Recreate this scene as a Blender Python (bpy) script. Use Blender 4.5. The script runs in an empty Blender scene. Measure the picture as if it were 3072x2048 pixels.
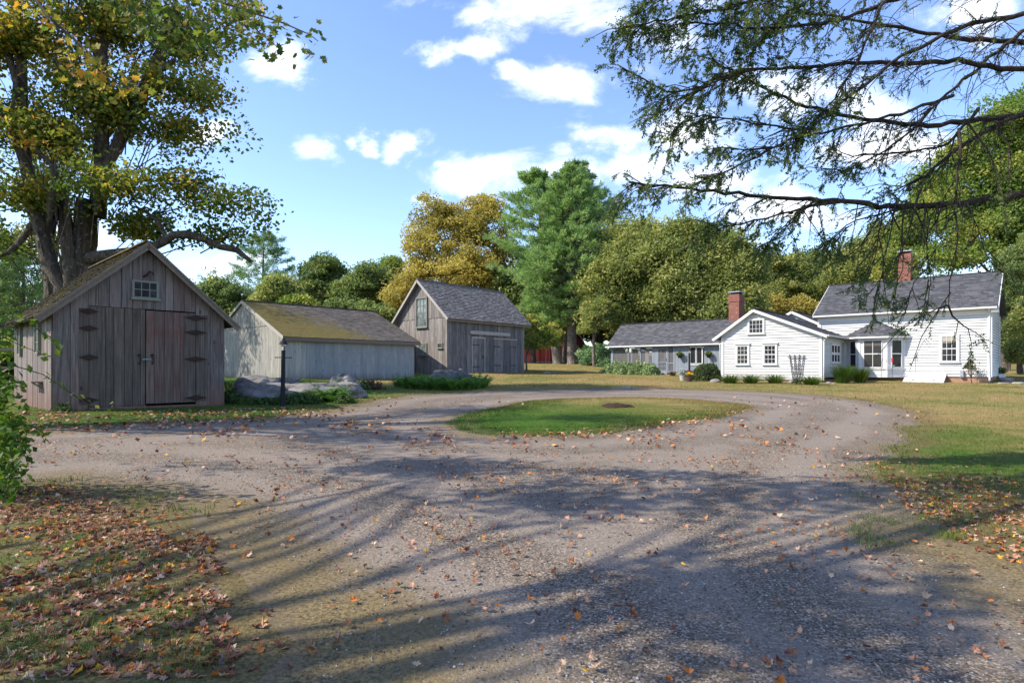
import bpy, math, random
import numpy as np
from mathutils import noise as mnoise
from mathutils import Vector, Matrix, geometry
R=math.radians
random.seed(7); rng=np.random.default_rng(11)
sc=bpy.context.scene; COL=sc.collection

# ------------------------------------------------------------------ camera, sky, sun, exposure
cam_d=bpy.data.cameras.new('camera'); cam=bpy.data.objects.new('camera',cam_d); COL.objects.link(cam)
cam.location=(0,0,1.5); cam.rotation_euler=(R(90),0,0)
cam_d.sensor_width=36; cam_d.lens=21.094; cam_d.shift_y=81/3072; cam_d.clip_end=2000; cam_d.clip_start=.05
sc.camera=cam
SUN_EL=42; SD=Vector((.978,.208,0)).normalized()          # SD: the way the sunlight travels on the ground
sun_d=bpy.data.lights.new('sun','SUN'); sun_d.energy=3.4; sun_d.angle=R(.5); sun_d.color=(1,.91,.76)
sun=bpy.data.objects.new('sun',sun_d); COL.objects.link(sun)
ray=Vector((SD.x*math.cos(R(SUN_EL)),SD.y*math.cos(R(SUN_EL)),-math.sin(R(SUN_EL))))
sun.rotation_euler=ray.to_track_quat('-Z','Y').to_euler(); sun.location=(-30,0,40)
sc.view_settings.view_transform='Standard'; sc.view_settings.look='None'; sc.view_settings.gamma=1
sc.view_settings.exposure=1.25
world=bpy.data.worlds.new('World'); sc.world=world; world.use_nodes=True

class NT:
    "short hand for node trees"
    def __init__(s,t): s.t=t; s.n=t.nodes; s.l=t.links
    def new(s,k,**kw):
        n=s.n.new(k)
        for a,b in kw.items(): setattr(n,a,b)
        return n
    def put(s,sock,v):
        if isinstance(v,bpy.types.NodeSocket): s.l.new(v,sock)
        else: sock.default_value=v
    def math(s,op,a,b=0.,c=None,clamp=False):
        n=s.new('ShaderNodeMath',operation=op,use_clamp=clamp); s.put(n.inputs[0],a); s.put(n.inputs[1],b)
        if c is not None: s.put(n.inputs[2],c)
        return n.outputs[0]
    def vm(s,op,a,b=None):
        n=s.new('ShaderNodeVectorMath',operation=op); s.put(n.inputs[0],a)
        if b is not None: s.put(n.inputs[1],b)
        return n.outputs['Value'] if op in('LENGTH','DOT_PRODUCT','DISTANCE') else n.outputs[0]
    def mix(s,f,a,b,mode='MIX'):
        n=s.new('ShaderNodeMix',data_type='RGBA',blend_type=mode)
        s.put(n.inputs[0],f)
        for i,v in((6,a),(7,b)): s.put(n.inputs[i],(*v,1) if isinstance(v,tuple) and len(v)==3 else v)
        return n.outputs[2]
    def noise(s,vec,scale=5,detail=4,rough=.55,dist=0,dim='3D',w=None):
        n=s.new('ShaderNodeTexNoise',noise_dimensions=dim)
        if vec is not None: s.put(n.inputs['Vector'],vec)
        n.inputs['Scale'].default_value=scale; n.inputs['Detail'].default_value=detail; n.inputs['Roughness'].default_value=rough; n.inputs['Distortion'].default_value=dist
        if w is not None: s.put(n.inputs['W'],w)
        return n.outputs[0]
    def ramp(s,f,stops,interp='LINEAR'):
        n=s.new('ShaderNodeValToRGB'); n.color_ramp.interpolation=interp; s.put(n.inputs[0],f)
        e=n.color_ramp.elements
        while len(e)<len(stops): e.new(.5)
        for k,(p,c) in zip(e,stops): k.position=p; k.color=(*c,1) if len(c)==3 else c
        return n.outputs[0]
    def rng(s,f,a,b,c=0.,d=1.,smooth=True):
        n=s.new('ShaderNodeMapRange',interpolation_type='SMOOTHSTEP' if smooth else 'LINEAR'); s.put(n.inputs[0],f)
        for i,v in enumerate((a,b,c,d)): s.put(n.inputs[i+1],v)
        return n.outputs[0]
    def attr(s,name,out='Fac'): return s.new('ShaderNodeAttribute',attribute_name=name).outputs[out]
    def mapv(s,vec,scale=(1,1,1),off=(0,0,0)):
        n=s.new('ShaderNodeMapping'); s.put(n.inputs[0],vec); s.put(n.inputs['Scale'],scale); s.put(n.inputs['Location'],off); return n.outputs[0]
    def comb(s,a,b,c):
        n=s.new('ShaderNodeCombineXYZ')
        for i,v in enumerate((a,b,c)): s.put(n.inputs[i],v)
        return n.outputs[0]

def build_sky():
    t=NT(world.node_tree); t.n.clear()
    sky=t.new('ShaderNodeTexSky',sky_type='NISHITA'); sky.sun_disc=False
    sky.sun_elevation=R(SUN_EL); sky.sun_rotation=math.atan2(-SD.x,-SD.y)%(2*math.pi)
    sky.altitude=0; sky.air_density=1.0; sky.dust_density=.25; sky.ozone_density=2.2
    d=t.new('ShaderNodeTexCoord').outputs['Generated']
    sp=t.new('ShaderNodeSeparateXYZ'); t.put(sp.inputs[0],d)
    y=t.math('MAXIMUM',t.math('ABSOLUTE',sp.outputs[1]),.12)
    a=t.math('DIVIDE',sp.outputs[0],y); b=t.math('DIVIDE',sp.outputs[2],y)
    v=t.comb(a,b,0)
    w=t.noise(t.mapv(v,(1,1.35,1)),4.6,9,.62,.5)
    w2=t.noise(t.mapv(v,(1,1.4,1),(4,7,1)),9,6,.6)
    wn=t.new('ShaderNodeTexNoise'); t.put(wn.inputs['Vector'],t.mapv(v,(1,1.6,1),(9,2,3))); wn.inputs['Scale'].default_value=7; wn.inputs['Detail'].default_value=6; wn.inputs['Roughness'].default_value=.6
    vw=t.vm('ADD',v,t.vm('MULTIPLY',t.vm('SUBTRACT',wn.outputs['Color'],(.5,.5,.5)),(.17,.10,0)))
    # each cloud of the sky: direction (x/y, z/y) and half sizes
    clouds=[(.02,.59,.17,.055),(.14,.60,.15,.07),(-.08,.54,.09,.028),(.10,.475,.13,.042),(.0,.49,.05,.02),(.26,.40,.12,.045),(.16,.385,.08,.03),(.10,.325,.25,.062),(-.10,.325,.10,.042),(.30,.305,.16,.045),(.24,.63,.12,.05),
            (-.375,.508,.055,.038),(-.33,.367,.052,.032),(-.172,.362,.042,.03),(-.49,.397,.06,.024),(-.235,.37,.03,.02),(-.53,.17,.14,.03),(-.77,.21,.12,.06),
            (.55,.45,.16,.07),(.78,.60,.15,.06),(.62,.36,.14,.05),(.45,.27,.16,.03),(.36,.205,.1,.02),(.58,.17,.16,.03),(-.4,.11,.3,.02),(-.95,.5,.2,.1),(1.1,.4,.3,.1),(-.2,.8,.15,.05),(-.15,.285,.03,.014),(-.13,.345,.02,.014)]
    m=None
    for (cx,cy,rx,ry) in clouds:
        q=t.vm('MULTIPLY',t.vm('SUBTRACT',vw,(cx,cy,0)),(1/rx,1/ry,0))
        e=t.math('SUBTRACT',1.0,t.vm('LENGTH',q))
        m=e if m is None else t.math('MAXIMUM',m,e)
    m=t.math('MAXIMUM',m,-1.2)
    f=t.math('ADD',t.math('MULTIPLY',m,.55),t.math('ADD',t.math('MULTIPLY',t.math('SUBTRACT',w,.5),2.3),t.math('MULTIPLY',t.math('SUBTRACT',w2,.5),.75)))
    mask=t.math('MULTIPLY',t.rng(f,-.02,.55),.93)
    w3=t.noise(t.mapv(v,(1,1.2,1),(1,2,5)),6,6,.55)
    shade=t.rng(t.math('ADD',t.math('MULTIPLY',f,.4),w3),.35,.85)
    ccol=t.mix(shade,(.52,.62,.78),(.90,.91,.93))
    hsv=t.new('ShaderNodeHueSaturation'); hsv.inputs['Hue'].default_value=.511; hsv.inputs['Saturation'].default_value=1.08; hsv.inputs['Value'].default_value=.95
    t.put(hsv.inputs['Color'],sky.outputs[0])
    bg1=t.new('ShaderNodeBackground'); t.put(bg1.inputs[0],hsv.outputs[0]); bg1.inputs[1].default_value=.15
    bg2=t.new('ShaderNodeBackground'); t.put(bg2.inputs[0],ccol); bg2.inputs[1].default_value=.8
    ms=t.new('ShaderNodeMixShader'); t.put(ms.inputs[0],mask); t.l.new(bg1.outputs[0],ms.inputs[1]); t.l.new(bg2.outputs[0],ms.inputs[2])
    o=t.new('ShaderNodeOutputWorld'); t.l.new(ms.outputs[0],o.inputs[0])
build_sky()

# ------------------------------------------------------------------ helpers
class MB:
    "collects faces, links them as ONE mesh object"
    def __init__(s): s.V=[]; s.n=0; s.L=[]; s.S=[]; s.R=[]; s.C=[]
    def add(s,v,f,rnd=None,col=None):
        v=np.asarray(v,float).reshape(-1,3)
        if isinstance(f,np.ndarray):
            m,c=f.shape; s.L.append((f+s.n).ravel()); s.S.append(np.full(m,c))
        else:
            m=len(f); s.L.append(np.array([i+s.n for q in f for i in q])); s.S.append(np.array([len(q) for q in f]))
        s.V.append(v); s.n+=len(v)
        if rnd is None: rnd=random.random()
        s.R.append(np.broadcast_to(np.asarray(rnd,float),(m,)))
        if col is None: col=(.5,.5,.5)
        s.C.append(np.broadcast_to(np.asarray(col,float),(m,3)))
    def box(s,a,b,rnd=None,fr=None):
        x0,y0,z0=a; x1,y1,z1=b
        v=[(x0,y0,z0),(x1,y0,z0),(x1,y1,z0),(x0,y1,z0),(x0,y0,z1),(x1,y0,z1),(x1,y1,z1),(x0,y1,z1)]
        if fr: v=[fr(*p) for p in v]
        s.add(v,[(0,3,2,1),(4,5,6,7),(0,1,5,4),(1,2,6,5),(2,3,7,6),(3,0,4,7)],rnd)
    def bar(s,p,q,w,h,rnd=None):
        "box beam from p to q"
        p=Vector(p); q=Vector(q); d=(q-p).normalized(); up=Vector((0,0,1)) if abs(d.z)<.95 else Vector((1,0,0))
        a=d.cross(up).normalized()*w/2; b=a.cross(d).normalized()*h/2
        v=[p-a-b,p+a-b,p+a+b,p-a+b,q-a-b,q+a-b,q+a+b,q-a+b]
        s.add([tuple(x) for x in v],[(0,1,2,3),(7,6,5,4),(0,4,5,1),(1,5,6,2),(2,6,7,3),(3,7,4,0)],rnd)
    def tube(s,pts,rad,sides=6,rnd=None,cap=True,lump=0):
        pts=np.asarray(pts,float); k=len(pts); rad=np.broadcast_to(np.asarray(rad,float),(k,))
        d=np.gradient(pts,axis=0); d/=np.linalg.norm(d,axis=1)[:,None]+1e-9
        ref=np.array([0,0,1.]) if abs(d[0,2])<.9 else np.array([1.,0,0])
        a=np.cross(d,ref); a/=np.linalg.norm(a,axis=1)[:,None]+1e-9; b=np.cross(d,a)
        th=np.arange(sides)*2*math.pi/sides
        rr=rad[:,None]*(1+lump*rng.normal(0,1,(k,sides)))
        v=pts[:,None,:]+rr[...,None]*(np.cos(th)[None,:,None]*a[:,None,:]+np.sin(th)[None,:,None]*b[:,None,:])
        i=np.arange(k-1)[:,None]*sides; j=np.arange(sides)[None,:]; j2=(j+1)%sides
        f=np.stack([i+j,i+j2,i+sides+j2,i+sides+j],-1).reshape(-1,4)
        s.add(v.reshape(-1,3),f,rnd if rnd is not None else random.random())
        if cap: s.add(v[-1],[tuple(range(sides))],.5); s.add(v[0],[tuple(range(sides))],.5)
    def lathe(s,prof,seg=14,c=(0,0,0),rnd=.5):
        th=np.arange(seg)*2*math.pi/seg; prof=np.asarray(prof,float); k=len(prof)
        v=np.stack([c[0]+prof[:,0,None]*np.cos(th),c[1]+prof[:,0,None]*np.sin(th),c[2]+prof[:,1,None]+0*th],-1).reshape(-1,3)
        i=np.arange(k-1)[:,None]*seg; j=np.arange(seg)[None,:]; j2=(j+1)%seg
        s.add(v,np.stack([i+j,i+j2,i+seg+j2,i+seg+j],-1).reshape(-1,4),rnd)
    def build(s,name,mat,parent=None,smooth=False):
        me=bpy.data.meshes.new(name)
        if s.n:
            v=np.concatenate(s.V); L=np.concatenate(s.L).astype(np.int32); S=np.concatenate(s.S)
            me.vertices.add(len(v)); me.vertices.foreach_set('co',v.ravel().astype(np.float32))
            me.loops.add(len(L)); me.loops.foreach_set('vertex_index',L)
            me.polygons.add(len(S)); st=np.concatenate([[0],np.cumsum(S)[:-1]]).astype(np.int32); me.polygons.foreach_set('loop_start',st)
            me.update(calc_edges=True)
            at=me.attributes.new('rnd','FLOAT','FACE'); at.data.foreach_set('value',np.concatenate(s.R).astype(np.float32))
            at=me.attributes.new('col','FLOAT_COLOR','FACE'); c=np.concatenate(s.C); at.data.foreach_set('color',np.concatenate([c,np.ones((len(c),1))],1).ravel().astype(np.float32))
            me.polygons.foreach_set('use_smooth',np.full(len(S),smooth))
        me.materials.append(mat)
        o=bpy.data.objects.new(name,me); COL.objects.link(o)
        if parent is not None: o.parent=parent
        return o

def thing(name,label,cat,loc=(0,0,0),rz=0,group=None):
    o=bpy.data.objects.new(name,None); COL.objects.link(o); o.location=loc; o.rotation_euler=(0,0,rz); o.empty_display_size=.2
    o['label']=label; o['category']=cat
    if group: o['group']=group
    return o
def tag(o,label,cat,group=None,kind=None):
    if label: o['label']=label
    if cat: o['category']=cat
    if group: o['group']=group
    if kind: o['kind']=kind
    return o
def dup(o,loc,rz=0,s=1,label=None,group=None):
    def cp(q,par):
        c=q.copy(); COL.objects.link(c)
        if par is not None: c.parent=par
        for ch in list(q.children): cp(ch,c)
        return c
    c=cp(o,None); c.location=loc; c.rotation_euler=(0,0,rz); c.scale=(s,s,s) if not isinstance(s,tuple) else s
    if label: c['label']=label
    if group: c['group']=group
    return c

# ------------------------------------------------------------------ materials
def mat(name,fn,rough=.8,spec=.3,bump=None):
    m=bpy.data.materials.new(name); m.use_nodes=True; t=NT(m.node_tree); t.n.clear()
    o=t.new('ShaderNodeOutputMaterial'); p=t.new('ShaderNodeBsdfPrincipled')
    p.inputs['Roughness'].default_value=rough; p.inputs['Specular IOR Level'].default_value=spec
    r=fn(t,p); 
    if isinstance(r,tuple) and len(r)==2 and isinstance(r[1],bpy.types.NodeSocket): c,h=r
    else: c,h=r,None
    if c is not None: t.put(p.inputs['Base Color'],(*c,1) if isinstance(c,tuple) else c)
    if h is not None:
        b=t.new('ShaderNodeBump'); b.inputs['Strength'].default_value=(bump or (.5,.01))[0]; b.inputs['Distance'].default_value=(bump or (.5,.01))[1]; t.put(b.inputs['Height'],h); t.l.new(b.outputs[0],p.inputs['Normal'])
    t.l.new(p.outputs[0],o.inputs[0]); return m
def plain(name,c,rough=.6,spec=.4,metal=0,var=.25,scale=6):
    def fn(t,p):
        p.inputs['Metallic'].default_value=metal
        co=t.new('ShaderNodeTexCoord').outputs['Object']; n=t.noise(co,scale,5)
        return t.mix(n,tuple(x*(1-var) for x in c),tuple(min(1,x*(1+var)) for x in c))
    return mat(name,fn,rough,spec)
def wood(name,dark,mid,light,streak=(14,14,.7),bv=1.,stain=None,stain_amt=.5,bottom=None,flake=None):
    def fn(t,p):
        co=t.new('ShaderNodeTexCoord').outputs['Object']; r=t.attr('rnd')
        off=t.comb(t.math('MULTIPLY',r,37.),t.math('MULTIPLY',r,53.),t.math('MULTIPLY',r,29.))
        v=t.vm('ADD',t.vm('MULTIPLY',co,streak),off)
        g=t.noise(v,1.6,7,.62,.4); g2=t.noise(t.vm('MULTIPLY',v,(4,4,1.4)),2.2,4,.6)
        big=t.noise(t.vm('ADD',co,off),.9,5,.6)
        f=t.math('ADD',t.math('MULTIPLY',g,.6),t.math('MULTIPLY',g2,.4))
        c=t.ramp(f,[(.34,dark),(.47,mid),(.62,light)])
        c=t.mix(1,c,t.mix(r,(1-.4*bv,1-.4*bv,1-.38*bv),(1+.28*bv,1+.24*bv,1+.2*bv)),'MULTIPLY')
        if stain:
            sm=t.math('MULTIPLY',t.rng(t.math('ADD',t.math('MULTIPLY',big,.75),t.math('MULTIPLY',g,.35)),.50,.72),stain_amt)
            c=t.mix(sm,c,stain)
        kn=t.new('ShaderNodeTexVoronoi',feature='F1'); t.put(kn.inputs['Vector'],t.vm('MULTIPLY',t.vm('ADD',co,off),(3.2,3.2,1.3))); kn.inputs['Scale'].default_value=1
        kk=t.rng(kn.outputs['Distance'],.05,.11,1.,0.)
        c=t.mix(t.math('MULTIPLY',kk,.75),c,tuple(x*.35 for x in dark))
        if flake: c=t.mix(t.math('MULTIPLY',t.rng(t.noise(t.vm('MULTIPLY',v,(1.3,1.3,2.6)),6,3,.7),.66,.72),.75),c,flake)
        if bottom:
            z=t.new('ShaderNodeSeparateXYZ'); t.put(z.inputs[0],co)
            bm=t.rng(t.math('ADD',z.outputs[2],t.math('MULTIPLY',t.math('SUBTRACT',g,.5),1.1)),bottom[1],bottom[0],0.,.8)
            c=t.mix(bm,c,bottom[2])
        return c,f
    return mat(name,fn,.82,.25,(.6,.006))
def shingle(name,c1,c2,c3,moss=None):
    def fn(t,p):
        co=t.new('ShaderNodeTexCoord').outputs['Object']; r=t.attr('rnd')
        c=t.ramp(r,[(0,c1),(.5,c2),(1,c3)]); n=t.noise(co,22,6,.7); n2=t.noise(co,.8,4)
        c=t.mix(1,c,t.mix(n,(.6,.6,.6),(1.4,1.4,1.4)),'MULTIPLY'); c=t.mix(1,c,t.mix(n2,(.75,.75,.75),(1.2,1.2,1.2)),'MULTIPLY')
        if moss:
            f=moss(t,co); c=t.mix(f,c,t.mix(t.noise(co,9,5,.7),(.085,.072,.02),(.25,.195,.06)))
        return c,n
    return mat(name,fn,.9,.15,(.6,.01))
def foliage(name,stops,trans=.35,rough=.6):
    "leaf colour runs over each leaf's own random number; tcol adds what shines through"
    def fn(t,p):
        r=t.attr('rnd'); c=t.ramp(r,stops); return c
    m=bpy.data.materials.new(name); m.use_nodes=True; t=NT(m.node_tree); t.n.clear()
    r=t.attr('rnd'); c=t.ramp(r,stops)
    p=t.new('ShaderNodeBsdfPrincipled'); p.inputs['Roughness'].default_value=rough; p.inputs['Specular IOR Level'].default_value=.25; t.put(p.inputs['Base Color'],c)
    tr=t.new('ShaderNodeBsdfTranslucent'); t.put(tr.inputs[0],t.mix(1,c,(1.25,1.35,.9),'MULTIPLY'))
    ms=t.new('ShaderNodeMixShader'); ms.inputs[0].default_value=trans; t.l.new(p.outputs[0],ms.inputs[1]); t.l.new(tr.outputs[0],ms.inputs[2])
    o=t.new('ShaderNodeOutputMaterial'); t.l.new(ms.outputs[0],o.inputs[0]); return m
def leafcol(name,trans=.2):
    m=bpy.data.materials.new(name); m.use_nodes=True; t=NT(m.node_tree); t.n.clear()
    c=t.attr('col','Color'); co=t.new('ShaderNodeTexCoord').outputs['Object']
    c=t.mix(1,c,t.mix(t.noise(co,40,3),(.7,.7,.7),(1.25,1.25,1.25)),'MULTIPLY')
    p=t.new('ShaderNodeBsdfPrincipled'); p.inputs['Roughness'].default_value=.75; p.inputs['Specular IOR Level'].default_value=.25; t.put(p.inputs['Base Color'],c)
    tr=t.new('ShaderNodeBsdfTranslucent'); t.put(tr.inputs[0],c)
    ms=t.new('ShaderNodeMixShader'); ms.inputs[0].default_value=trans; t.l.new(p.outputs[0],ms.inputs[1]); t.l.new(tr.outputs[0],ms.inputs[2])
    o=t.new('ShaderNodeOutputMaterial'); t.l.new(ms.outputs[0],o.inputs[0]); return m
def bark(name,a,b,sc_=3,lichen=None):
    def fn(t,p):
        co=t.new('ShaderNodeTexCoord').outputs['Object']
        n=t.noise(t.vm('MULTIPLY',co,(sc_,sc_,sc_*.28)),3,7,.65,.5); n2=t.noise(co,1.1,5)
        c=t.ramp(n,[(.3,a),(.65,b)]); c=t.mix(1,c,t.mix(n2,(.6,.6,.6),(1.35,1.3,1.25)),'MULTIPLY')
        if lichen: c=t.mix(t.rng(t.noise(co,5,5,.7),.54,.66,0.,.75),c,lichen)
        return c,n
    return mat(name,fn,.9,.15,(1,.09))
def rockmat(name,a,b):
    def fn(t,p):
        co=t.new('ShaderNodeTexCoord').outputs['Object']
        n=t.noise(co,2.2,9,.68,.4); n2=t.noise(co,14,6,.7)
        c=t.ramp(n,[(.3,a),(.6,b)]); c=t.mix(1,c,t.mix(n2,(.6,.6,.6),(1.35,1.35,1.35)),'MULTIPLY')
        c=t.mix(t.rng(t.noise(co,1.7,6,.7),.57,.66,0.,.85),c,(.06,.055,.018))
        return c,t.math('ADD',n,t.math('MULTIPLY',n2,.3))
    return mat(name,fn,.9,.2,(1,.08))

# ground colour: one function, used by soil and blades alike, so that they agree
def lawn_col(t):
    P=t.new('ShaderNodeNewGeometry').outputs['Position']
    n=t.noise(P,.22,4,.6,.4); n2=t.noise(t.mapv(P,(1,2.2,1)),1.1,5,.65); n3=t.noise(P,9,4,.7)
    s=t.new('ShaderNodeSeparateXYZ'); t.put(s.inputs[0],P); X,Y=s.outputs[0],s.outputs[1]
    # the turf is lush under the trees on the left and in the island, dry towards the house
    lush=t.rng(t.math('ADD',t.math('MULTIPLY',X,.6),t.math('MULTIPLY',t.math('SUBTRACT',Y,20.),.55)),-4.,5.,.22,-.04)
    lush2=t.rng(t.math('ADD',t.math('ABSOLUTE',t.math('SUBTRACT',X,12.)),t.math('ABSOLUTE',t.math('SUBTRACT',Y,12.))),3.,10.,.04,0.)
    lush3=t.rng(t.math('ADD',t.math('ABSOLUTE',t.math('SUBTRACT',X,1.5)),t.math('ABSOLUTE',t.math('SUBTRACT',Y,15.5))),3.,8.,.09,0.)
    f=t.math('ADD',t.math('ADD',t.math('MULTIPLY',n,.62),t.math('MULTIPLY',n2,.45)),t.math('ADD',lush,t.math('ADD',lush2,lush3)))
    c=t.ramp(f,[(.36,(.275,.185,.085)),(.50,(.215,.175,.065)),(.62,(.120,.128,.032)),(.80,(.052,.108,.013))])
    return t.mix(1,c,t.mix(n3,(.72,.72,.72),(1.25,1.25,1.2)),'MULTIPLY'),n3
def lawn_fn(t,p):
    c,h=lawn_col(t)
    P=t.new('ShaderNodeNewGeometry').outputs['Position']
    e=t.attr('edge'); m=t.rng(t.math('ADD',e,t.math('MULTIPLY',t.math('SUBTRACT',t.noise(P,3,5),.5),1.0)),.05,.75,.75,0.)
    c=t.mix(m,c,t.mix(t.noise(P,12,5,.7),(.085,.06,.03),(.22,.155,.085)))
    s=t.new('ShaderNodeSeparateXYZ'); t.put(s.inputs[0],P)
    k=t.math('MULTIPLY',t.rng(s.outputs[1],6.2,9.5,1.,0.),t.rng(t.math('ADD',t.noise(P,1.4,5,.65),0.),.36,.62,1.,.5))
    c=t.mix(k,c,t.mix(t.rng(t.noise(P,38,6,.75),.36,.64),(.050,.038,.018),(.235,.175,.082)))
    return c,t.noise(P,26,5,.7)
M={}
M['lawn']=mat('lawn_turf',lawn_fn,.95,.1,(.9,.03))
def drive_fn(t,p):
    P=t.new('ShaderNodeNewGeometry').outputs['Position']
    v=t.new('ShaderNodeTexVoronoi',feature='F1'); t.put(v.inputs['Vector'],P); v.inputs['Scale'].default_value=82
    v2=t.new('ShaderNodeTexVoronoi',feature='F1'); t.put(v2.inputs['Vector'],P); v2.inputs['Scale'].default_value=24
    sep=t.new('ShaderNodeSeparateColor'); t.put(sep.inputs[0],v.outputs['Color'])
    c=t.ramp(sep.outputs[0],[(0,(.052,.040,.031)),(.4,(.124,.101,.077)),(.75,(.193,.157,.120)),(1,(.38,.32,.26))])
    n=t.noise(P,.35,6,.62,.6); n2=t.noise(P,2.4,6,.7)
    c=t.mix(1,c,t.mix(n,(.62,.62,.65),(1.32,1.28,1.22)),'MULTIPLY'); c=t.mix(1,c,t.mix(n2,(.72,.72,.72),(1.25,1.25,1.25)),'MULTIPLY')
    e=t.attr('edge')
    # two worn wheel tracks follow the edge of the drive
    tr_=t.math('ADD',e,t.math('MULTIPLY',t.math('SUBTRACT',n,.5),1.2))
    w1=t.math('MULTIPLY',t.rng(tr_,.55,1.0),t.rng(tr_,1.3,1.8,1.,0.)); w2_=t.math('MULTIPLY',t.rng(tr_,2.1,2.5),t.rng(tr_,2.9,3.4,1.,0.))
    c=t.mix(t.math('MULTIPLY',t.math('MAXIMUM',w1,w2_),.48),c,(.24,.20,.165))
    s=t.new('ShaderNodeSeparateXYZ'); t.put(s.inputs[0],P); X,Y=s.outputs[0],s.outputs[1]
    # moss and dirt creep in from the verge and grow on the little-driven near end
    e=t.attr('edge')
    near=t.math('ADD',t.rng(Y,2.2,5.5,.30,0.),t.rng(X,-4.,.5,.10,0.))
    mm=t.math('SUBTRACT',t.math('ADD',t.math('MULTIPLY',t.math('SUBTRACT',sep.outputs[1],.5),.16),t.math('ADD',t.math('ADD',t.noise(P,.55,5,.65,.5),t.math('MULTIPLY',n2,.25)),near)),t.rng(e,0.,1.6,0.,.32))
    c=t.mix(t.rng(mm,.50,.80,0.,.72),c,t.mix(t.noise(P,30,4,.7),(.055,.042,.016),(.25,.185,.075)))
    eb=t.math('ADD',e,t.math('MULTIPLY',t.math('SUBTRACT',t.noise(P,1.6,6,.7),.5),2.2)); nearl=t.rng(Y,5.,8.5,1.,0.)
    c=t.mix(t.math('MULTIPLY',t.rng(eb,.1,1.3,.95,0.),nearl),c,t.mix(t.rng(t.noise(P,38,6,.75),.36,.64),(.050,.038,.018),(.235,.175,.082)))
    dirt=t.rng(t.math('SUBTRACT',t.noise(P,4,5,.7),t.rng(e,0.,.5,0.,.5)),.30,.55,0.,.6)
    c=t.mix(dirt,c,(.13,.10,.065))
    h=t.math('ADD',t.math('MULTIPLY',v.outputs['Distance'],-.6),t.math('MULTIPLY',v2.outputs['Distance'],-.5))
    return c,h
M['drive']=mat('gravel_drive',drive_fn,.9,.2,(.6,.008))
M['grass']=None
def grass_mat():
    m=bpy.data.materials.new('grass_blades'); m.use_nodes=True; t=NT(m.node_tree); t.n.clear()
    c,_=lawn_col(t); r=t.attr('rnd'); c=t.mix(1,c,t.mix(r,(.8,.8,.7),(1.6,1.6,1.5)),'MULTIPLY')
    p=t.new('ShaderNodeBsdfPrincipled'); p.inputs['Roughness'].default_value=.6; p.inputs['Specular IOR Level'].default_value=.2; t.put(p.inputs['Base Color'],c)
    tr=t.new('ShaderNodeBsdfTranslucent'); t.put(tr.inputs[0],c)
    ms=t.new('ShaderNodeMixShader'); ms.inputs[0].default_value=.35; t.l.new(p.outputs[0],ms.inputs[1]); t.l.new(tr.outputs[0],ms.inputs[2])
    o=t.new('ShaderNodeOutputMaterial'); t.l.new(ms.outputs[0],o.inputs[0]); return m
M['grass']=grass_mat()
M['shedwood']=wood('grey_weathered_boards',(.052,.043,.041),(.135,.117,.112),(.26,.232,.22),stain=(.17,.085,.07),stain_amt=.45,bottom=(.0,1.5,(.15,.075,.055)),bv=.65)
M['sheddoor']=wood('grey_brown_door_boards',(.042,.034,.030),(.105,.084,.070),(.20,.168,.14),stain=(.055,.045,.034),stain_amt=.6,streak=(16,16,.5),bv=.65)
M['rackwood']=wood('dark_stained_board',(.032,.026,.023),(.080,.066,.058),(.155,.132,.118),stain=(.06,.036,.03),stain_amt=.5,streak=(16,16,.5),bv=.5)
M['reddoor']=wood('red_stained_door_boards',(.05,.03,.027),(.125,.085,.075),(.21,.165,.145),stain=(.14,.035,.028),stain_amt=.6,streak=(16,16,.5),bv=.65)
M['shedtrim']=plain('weathered_trim',(.17,.135,.11),.85,.2,var=.4,scale=9)
M['graywood']=wood('pale_grey_board',(.19,.205,.215),(.25,.268,.28),(.32,.335,.34),streak=(7,7,.6),stain=(.15,.18,.225),stain_amt=.5,bottom=(.75,1.35,(.13,.12,.11)),bv=.35)
M['graypatch']=wood('new_pale_board',(.26,.255,.24),(.34,.33,.31),(.43,.42,.40),streak=(7,7,.6),bottom=(.7,1.6,(.22,.19,.155)),bv=.35)
M['graygable']=wood('grey_gable_board',(.13,.13,.125),(.22,.215,.205),(.36,.345,.325),streak=(9,9,.6),bottom=(.6,1.4,(.13,.115,.09)),bv=.35)
M['barnwood']=wood('dark_barn_board',(.062,.060,.062),(.145,.140,.142),(.27,.262,.262),streak=(12,12,.55),stain=(.05,.045,.047),stain_amt=.5,flake=(.42,.38,.36))
M['barngable']=wood('brown_grey_barn_board',(.085,.078,.074),(.175,.163,.156),(.30,.283,.272),streak=(12,12,.55),stain=(.075,.06,.055),stain_amt=.5,flake=(.5,.46,.42))
M['greytrim']=plain('dark_grey_timber',(.075,.075,.08),.8,.2,var=.3)
M['barntrim']=plain('pale_grey_timber',(.33,.31,.29),.85,.2,var=.35,scale=8)
M['litred']=wood('sunlit_red_barn_board',(.30,.045,.04),(.47,.075,.065),(.58,.13,.11),streak=(8,8,.6))  # sunlight put into the barn red for the side wall; the door shares it
M['shadedred']=wood('shaded_red_barn_board',(.10,.022,.018),(.16,.032,.027),(.22,.05,.04),streak=(8,8,.6))  # same barn red, shade of the gable and back painted into the colour
M['iron']=plain('rusty_iron',(.034,.019,.016),.8,.3,.0,.5,12)
M['black']=plain('black_paint',(.016,.017,.022),.7,.2,var=.3)
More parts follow.
